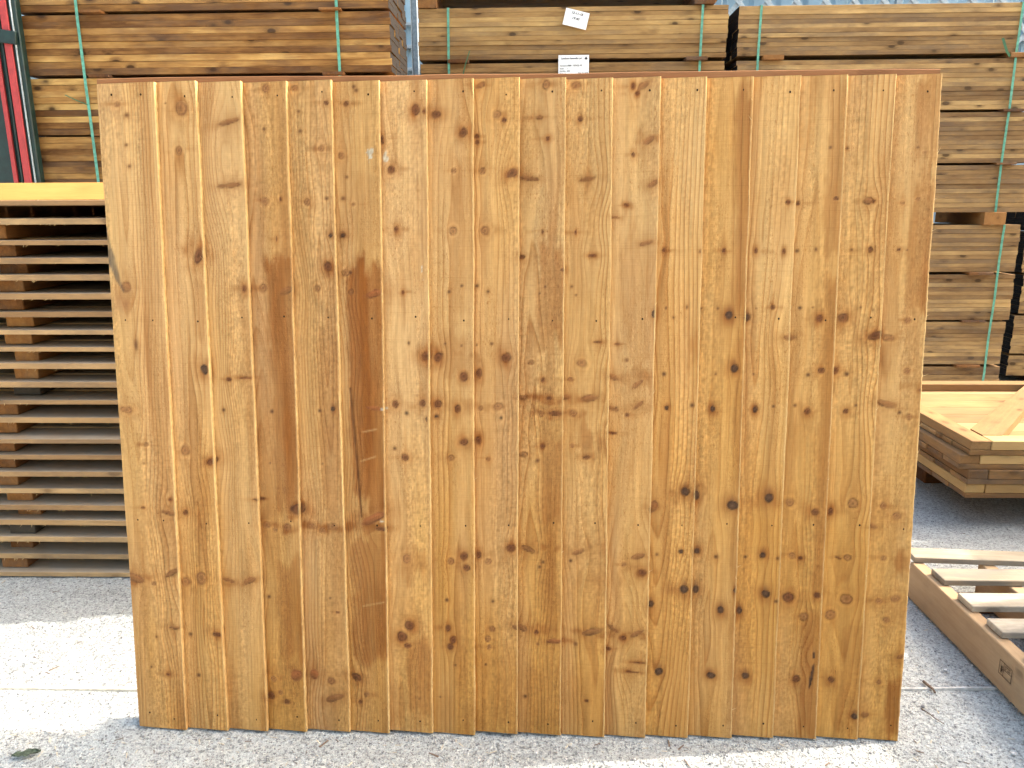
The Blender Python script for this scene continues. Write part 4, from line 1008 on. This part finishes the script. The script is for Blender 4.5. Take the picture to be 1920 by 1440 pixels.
# ------------------------------------------------------------------ stack of framed gates at right
def gate(label, x0, y0, z0, frame_t, mats, dx=0.0, full=False, wid=1.75, dep=1.0):
    fr, ed, bd = mats
    e = empty('framed_gate', (x0, y0, z0), (0, 0, R(dx)))
    tag(e, label, 'gate', 'framed gates stacked flat')
    bt = .019
    n = 8
    w = dep / n
    for k in range(n):
        link('board', box_mesh(wid, w - .002, bt, bd, .0015), e, (wid / 2 + rnd.uniform(-.006, .004), w * (k + .5), bt / 2 + rnd.uniform(-.0004, .0004)))
    sw = .074
    zt = bt + .0008
    def member(name, cx, cy, L, W, rotz, mat, t=frame_t):
        return link(name, box_mesh(round(L, 3), W, t, mat, .0025), e, (cx, cy, zt + t / 2), (0, 0, R(rotz)))
    member('stile', sw / 2, dep / 2 + .002, dep, sw, 90, fr)
    member('stile', wid - sw / 2, dep / 2 + .002, dep, sw, 90, fr)
    member('rail', wid / 2, sw / 2, wid - 2 * sw - .004, sw, 0, ed)
    member('rail', wid / 2, dep - sw / 2, wid - 2 * sw - .004, sw, 0, fr)
    if full:
        member('rail', wid / 2 + .25, dep / 2, wid * .02, sw, 0, fr) if False else None
        # diagonal brace
        a = Vector((sw + .010, sw + .006)); b = Vector((.82, dep - sw - .004))
        d = b - a
        ang = math.atan2(d.y, d.x)
        p = Vector((-d.y, d.x)).normalized() * .036
        v = []
        for z in (0, frame_t * .98):
            v += [(a.x + p.x * .0 , a.y + .085, z), (a.x, a.y, z), (a.x + .075, a.y, z), (b.x + .04, b.y - .0, z), (b.x - .06, b.y, z)]
        c = Vector((sum(q[0] for q in v) / 10, sum(q[1] for q in v) / 10))
        rot = Matrix.Rotation(-ang, 2)
        vv = []
        for q in v:
            w2 = rot @ (Vector(q[:2]) - c)
            vv.append((w2.x, w2.y, q[2]))
        f = [(0, 1, 2, 3, 4)[::-1], (5, 6, 7, 8, 9)] + [(k, (k + 1) % 5, 5 + (k + 1) % 5, 5 + k) for k in range(5)]
        me = mesh_from('brace', vv, [q[::-1] if False else q for q in f], fr)
        me.update()
        link('brace', me, e, (c.x, c.y, zt + .0003), (0, 0, ang))
    return e
gate('topmost gate of the stack, sunlit yellow frame with diagonal brace', 1.637, 2.80, .3055, .036, (M_gate, M_gatepale, M_gate), full=True)
gate('second gate of the stack, set a little further left, pale end grain', 1.605, 2.805, .2485, .036, (M_gatedark, M_gatepale, M_gatedark), -.3)
gate('third gate of the stack, with a dark front rail', 1.640, 2.795, .1915, .036, (M_gatedark, M_gatedark, M_gatedark), .2)
gate('lowest gate of the stack, pale front rail above the ground', 1.637, 2.80, .1345, .036, (M_gatepale, M_gatepale, M_gatedark), 0)
for y in (3.36, 3.70):
    o = box('timber_bearer', (1.75, y - .05, 0), (3.3, y + .05, .1335), M_sticker, None, .004)
    tag(o, 'heavy bearer under the stack of gates, %s' % ('nearer the camera' if y < 3.5 else 'further back'), 'bearer', 'bearers under the gates')

# ------------------------------------------------------------------ pallets
def pallet(name, label, x0, x1, slats, stringers, loc, rot, group=None, ystart=.0, yend=-1.0, stamp=False):
    e = empty(name, loc, rot)
    tag(e, label, 'pallet', group)
    L = x1 - x0
    for k, (ya, yb, tilt, dx) in enumerate(slats):
        link('deck_slat', box_mesh(round(L, 3), round(yb - ya, 3), .0185, M_pallet, .002), e, ((x0 + x1) / 2 + dx, (ya + yb) / 2, .1235 + .0095), (R(rnd.uniform(-.6, .6)), 0, R(tilt)))
    for (xs, w) in stringers:
        link('stringer', box_mesh(round(abs(yend - ystart), 3), w, .1180, M_stringer, .0025), e, (xs + w / 2, (ystart + yend) / 2, .0640), (0, 0, R(90)))
    for yb in (ystart - .055, (ystart + yend) / 2 + .03, yend + .055):
        link('base_slat', box_mesh(round(L, 3), .10, .0205, M_sticker, .002), e, ((x0 + x1) / 2 - .006, yb, .0115))
    return e
SL = [(-.045, .035, 0, .004), (-.165, -.087, 0, .003), (-.318, -.240, .3, 0), (-.458, -.384, 0, .002), (-.625, -.545, 0, .004), (-.80, -.72, 0, -.002), (-.975, -.895, .4, .002)]
SL[0] = (-.045, .032, -4.0, -.01)
pal = pallet('pallet', 'pale wooden pallet with brown stringers lying on the ground at right', 0.010, 1.0, SL, [(-.008, .040), (.205, .040), (.46, .040), (.71, .040), (.955, .040)],
             (1.204, 2.285, -.002), (R(-.9), 0, 0), stamp=True)
# printed stamp on the outer face of the left stringer
def stamp_on(parent):
    X = -.0106
    v, f = [], []
    def bar(y0, z0, y1, z1, t):
        d = Vector((y1 - y0, z1 - z0)); n = Vector((-d.y, d.x)).normalized() * t / 2
        k = len(v)
        for (a, b) in ((y0 + n.x, z0 + n.y), (y0 - n.x, z0 - n.y), (y1 - n.x, z1 - n.y), (y1 + n.x, z1 + n.y)):
            v.append((X, a, b))
        f.append((k, k + 1, k + 2, k + 3))
    ya, yb, z0, z1 = -.497, -.548, .052, .090
    bar(ya, z0, ya, z1, .0016); bar(yb, z0, yb, z1, .0016)
    bar(ya, z0 + .0008, yb, z0 + .0008, .0016); bar(ya, z1 - .0008, yb, z1 - .0008, .0016)
    bar(ya - .018, z0, ya - .018, z1, .0014); bar(ya - .018, .072, yb, .072, .0014)
    # sheaf-like mark and two lines of type
    q = random.Random(4)
    for k in range(7):
        bar(ya - .009, .058 + .002 * k, ya - .0045 - .007 * q.random(), .062 + .003 * k, .0013)
        bar(ya - .009, .058 + .002 * k, ya - .0115 - .004 * q.random(), .061 + .003 * k, .0013)
    for row, z in ((0, .0835), (1, .077)):
        for k in range(6):
            y = ya - .022 - k * .0042
            if row == 1 and k == 2: continue
            bar(y, z - .0022, y - .0004, z + .0022, .0013)
            bar(y, z + .0016 * (1 if k % 2 else -1), y - .0026, z + .0016 * (1 if k % 3 else -1), .0011)
    link('stamp', mesh_from('stamp', v, f, M_stamp), parent)
stamp_on(pal)

# stacks standing out of the frame at right: they throw the shade on that side of the yard
pack('timber_pack', 'timber pack standing out of frame at right, shading the ground', 2.25, 3.9, .26,
     [(1.23, .97, 9, 0, 0, 8), (.955, .69, 9, 0, 0, 8), (.675, .41, 9, 0, 0, 8), (.395, .13, 9, 0, 0, 8)], M_packM, bd=.2415, seed=21,
     stickers=[(x, a, b, .12) for (a, b) in ((.955, .97), (.675, .69), (.395, .41), (0, .13)) for x in (2.5, 3.6)])
pack('timber_pack', 'narrow timber pack standing out of frame at right beyond the gates', 3.5, 5.1, 2.62,
     [(1.95, 1.69, 9, 0, 0, 2), (1.675, 1.41, 9, 0, 0, 2), (1.395, 1.13, 9, 0, 0, 2), (1.115, .85, 9, 0, 0, 2), (.835, .57, 9, 0, 0, 2), (.555, .29, 9, 0, 0, 2)], M_packM, bd=.25, seed=22,
     stickers=[(x, a, b, .12) for (a, b) in ((1.675, 1.69), (1.395, 1.41), (1.115, 1.13), (.835, .85), (.555, .57), (0, .29)) for x in (3.8, 4.8)])

# ------------------------------------------------------------------ grit, stones, chips and litter
def blob(r, seed, flat=.6):
    q = random.Random(seed)
    ph = (1 + 5 ** .5) / 2
    V = [(-1, ph, 0), (1, ph, 0), (-1, -ph, 0), (1, -ph, 0), (0, -1, ph), (0, 1, ph), (0, -1, -ph), (0, 1, -ph), (ph, 0, -1), (ph, 0, 1), (-ph, 0, -1), (-ph, 0, 1)]
    Fc = [(0, 11, 5), (0, 5, 1), (0, 1, 7), (0, 7, 10), (0, 10, 11), (1, 5, 9), (5, 11, 4), (11, 10, 2), (10, 7, 6), (7, 1, 8), (3, 9, 4), (3, 4, 2), (3, 2, 6), (3, 6, 8), (3, 8, 9), (4, 9, 5), (2, 4, 11), (6, 2, 10), (8, 6, 7), (9, 8, 1)]
    out = []
    for p in V:
        p = Vector(p).normalized() * r * q.uniform(.72, 1.2)
        out.append((p.x, p.y * .8, p.z * flat))
    return out, Fc
def scatter(name, n, size, mat, seed, label, cat, area, flat=.6, chip=False):
    q = random.Random(seed)
    v, f = [], []
    for k in range(n):
        x0, x1, y0, y1 = q.choice(area)
        x, y = q.uniform(x0, x1), q.uniform(y0, y1)
        if PX - .01 < x < PX + 1.85 and PY - .03 < y < PY + .03: continue
        z = float(ground_h(np.array(x), np.array(y)))
        s = size[0] + (size[1] - size[0]) * q.random() ** 3
        a = q.uniform(0, 6.28); ca, sa = math.cos(a), math.sin(a)
        k0 = len(v)
        if chip:
            L, W, T = s, s * q.uniform(.06, .25), .0006
            tz = q.uniform(-.2, .2)
            for (px, py, pz) in ((-L, -W, 0), (L, -W * .6, 0), (L, W * .5, 0), (-L, W, 0), (-L * .9, -W * .8, T), (L * .9, -W * .4, T), (L * .9, W * .4, T), (-L * .9, W * .8, T)):
                v.append((x + px * ca - py * sa, y + px * sa + py * ca, z + pz + px * tz * .3 + .001))
            f += [tuple(k0 + i for i in t) for t in ((0, 3, 2, 1), (4, 5, 6, 7), (0, 1, 5, 4), (1, 2, 6, 5), (2, 3, 7, 6), (3, 0, 4, 7))]
        else:
            V, Fc = blob(s, seed * 1000 + k % 40, flat)
            for p in V:
                v.append((x + p[0] * ca - p[1] * sa, y + p[0] * sa + p[1] * ca, z + p[2] + s * .25))
            f += [tuple(k0 + i for i in t) for t in Fc]
    o = link(name, mesh_from(name, v, f, mat))
    tag(o, label, cat, kind='stuff')
AREA = [(-1.9, -.85, 1.4, 2.4), (-1.0, 1.0, 1.42, 1.62), (.8, 1.9, 1.4, 2.9), (-1.3, 1.3, 1.4, 1.6)]
scatter('pale_grit', 2300, (.0010, .0042), M_stone, 31, 'pale grit scattered over the concrete', 'grit', AREA)
scatter('dark_grit', 2400, (.0010, .0040), M_dkstone, 32, 'dark grit scattered over the concrete', 'grit', AREA)
scatter('wood_chips', 650, (.002, .010), M_chip, 33, 'sawdust slivers and wood chips on the concrete', 'wood chips', AREA, chip=True)
scatter('dark_slivers', 260, (.003, .014), M_twig, 34, 'dark slivers of bark on the concrete', 'bark slivers', AREA, chip=True)
for k, (x, y, r, lab) in enumerate(((-1.175, 1.583, .0075, 'small white stone on the ground left of the panel foot'), (-.977, 1.549, .0055, 'tiny white stone just in front of the panel left corner'),
                                   (1.101, 1.555, .0075, 'oval white pebble at the bottom right of the picture'), (.976, 1.721, .0085, 'grey pebble between the panel foot and the pallet'),
                                   (.005, 1.535, .006, 'pale pebble in front of the middle of the panel'), (1.112, 1.88, .007, 'round pale pebble beside the pallet'))):
    V, Fc = blob(r, 70 + k, .55)
    o = link('pebble', mesh_from('pebble', V, Fc, M_dkstone if k == 3 else M_stone, True), None, (x, y, r * .38), (0, 0, k * 1.3))
    sm = o.modifiers.new('round', 'SUBSURF'); sm.levels = sm.render_levels = 2
    tag(o, lab, 'pebble', 'loose pebbles')
# crumpled leaf in the lower left corner
n = 14
v, f = [], []
for j in range(n + 1):
    for i in range(n + 1):
        a, b = i / n * 2 - 1, j / n * 2 - 1
        wd = (1 - abs(a) ** 2.2) * (.72 + .35 * math.sin(a * 9 + 1) * .5)
        v.append((a * .028 + .003 * math.sin(b * 4), b * .016 * max(.05, wd), .003 + .009 * float(fbm(np.array(a * 2 + 5), np.array(b * 2 + 3), 4, 3)) + .006 * abs(b)))
for j in range(n):
    for i in range(n):
        k = j * (n + 1) + i
        f.append((k, k + 1, k + n + 2, k + n + 1))
o = link('dead_leaf', mesh_from('dead_leaf', v, f, M_leaf, True), None, (-1.172, 1.497, 0), (0, 0, R(18)))
sm = o.modifiers.new('thickness', 'SOLIDIFY'); sm.thickness = .0008
tag(o, 'crumpled dark green dead leaf in the lower left corner', 'leaf')
def twig(pts, r, lab):
    c = Vector(pts[0])
    v, f = [], []
    m = 7
    for k, p in enumerate(pts):
        d = (Vector(pts[min(k + 1, len(pts) - 1)]) - Vector(pts[max(k - 1, 0)])).normalized()
        s = d.cross(Vector((0, 0, 1))).normalized(); u = s.cross(d)
        rr = r * (1 - .35 * k / (len(pts) - 1)) * (.9 + .2 * rnd.random())
        for j in range(m):
            a = j * 2 * math.pi / m
            q = Vector(p) - c + s * math.cos(a) * rr + u * math.sin(a) * rr
            v.append(tuple(q))
        if k:
            b = (k - 1) * m
            for j in range(m):
                f.append((b + j, b + (j + 1) % m, b + m + (j + 1) % m, b + m + j))
    f.append(tuple(range(m))[::-1]); f.append(tuple(range(len(v) - m, len(v))))
    o = link('twig', mesh_from('twig', v, f, M_twig, True), None, tuple(c))
    tag(o, lab, 'twig', 'twigs on the ground')
twig([(1.026, 1.822, .006), (1.029, 1.806, .007), (1.034, 1.790, .0065), (1.033, 1.776, .005)], .0042, 'short thick brown twig lying on the joint line right of the panel')
twig([(.967, 1.712, .004), (.976, 1.694, .005), (.984, 1.674, .004), (.995, 1.655, .003)], .0014, 'thin dark twig lying close to the panel right foot')
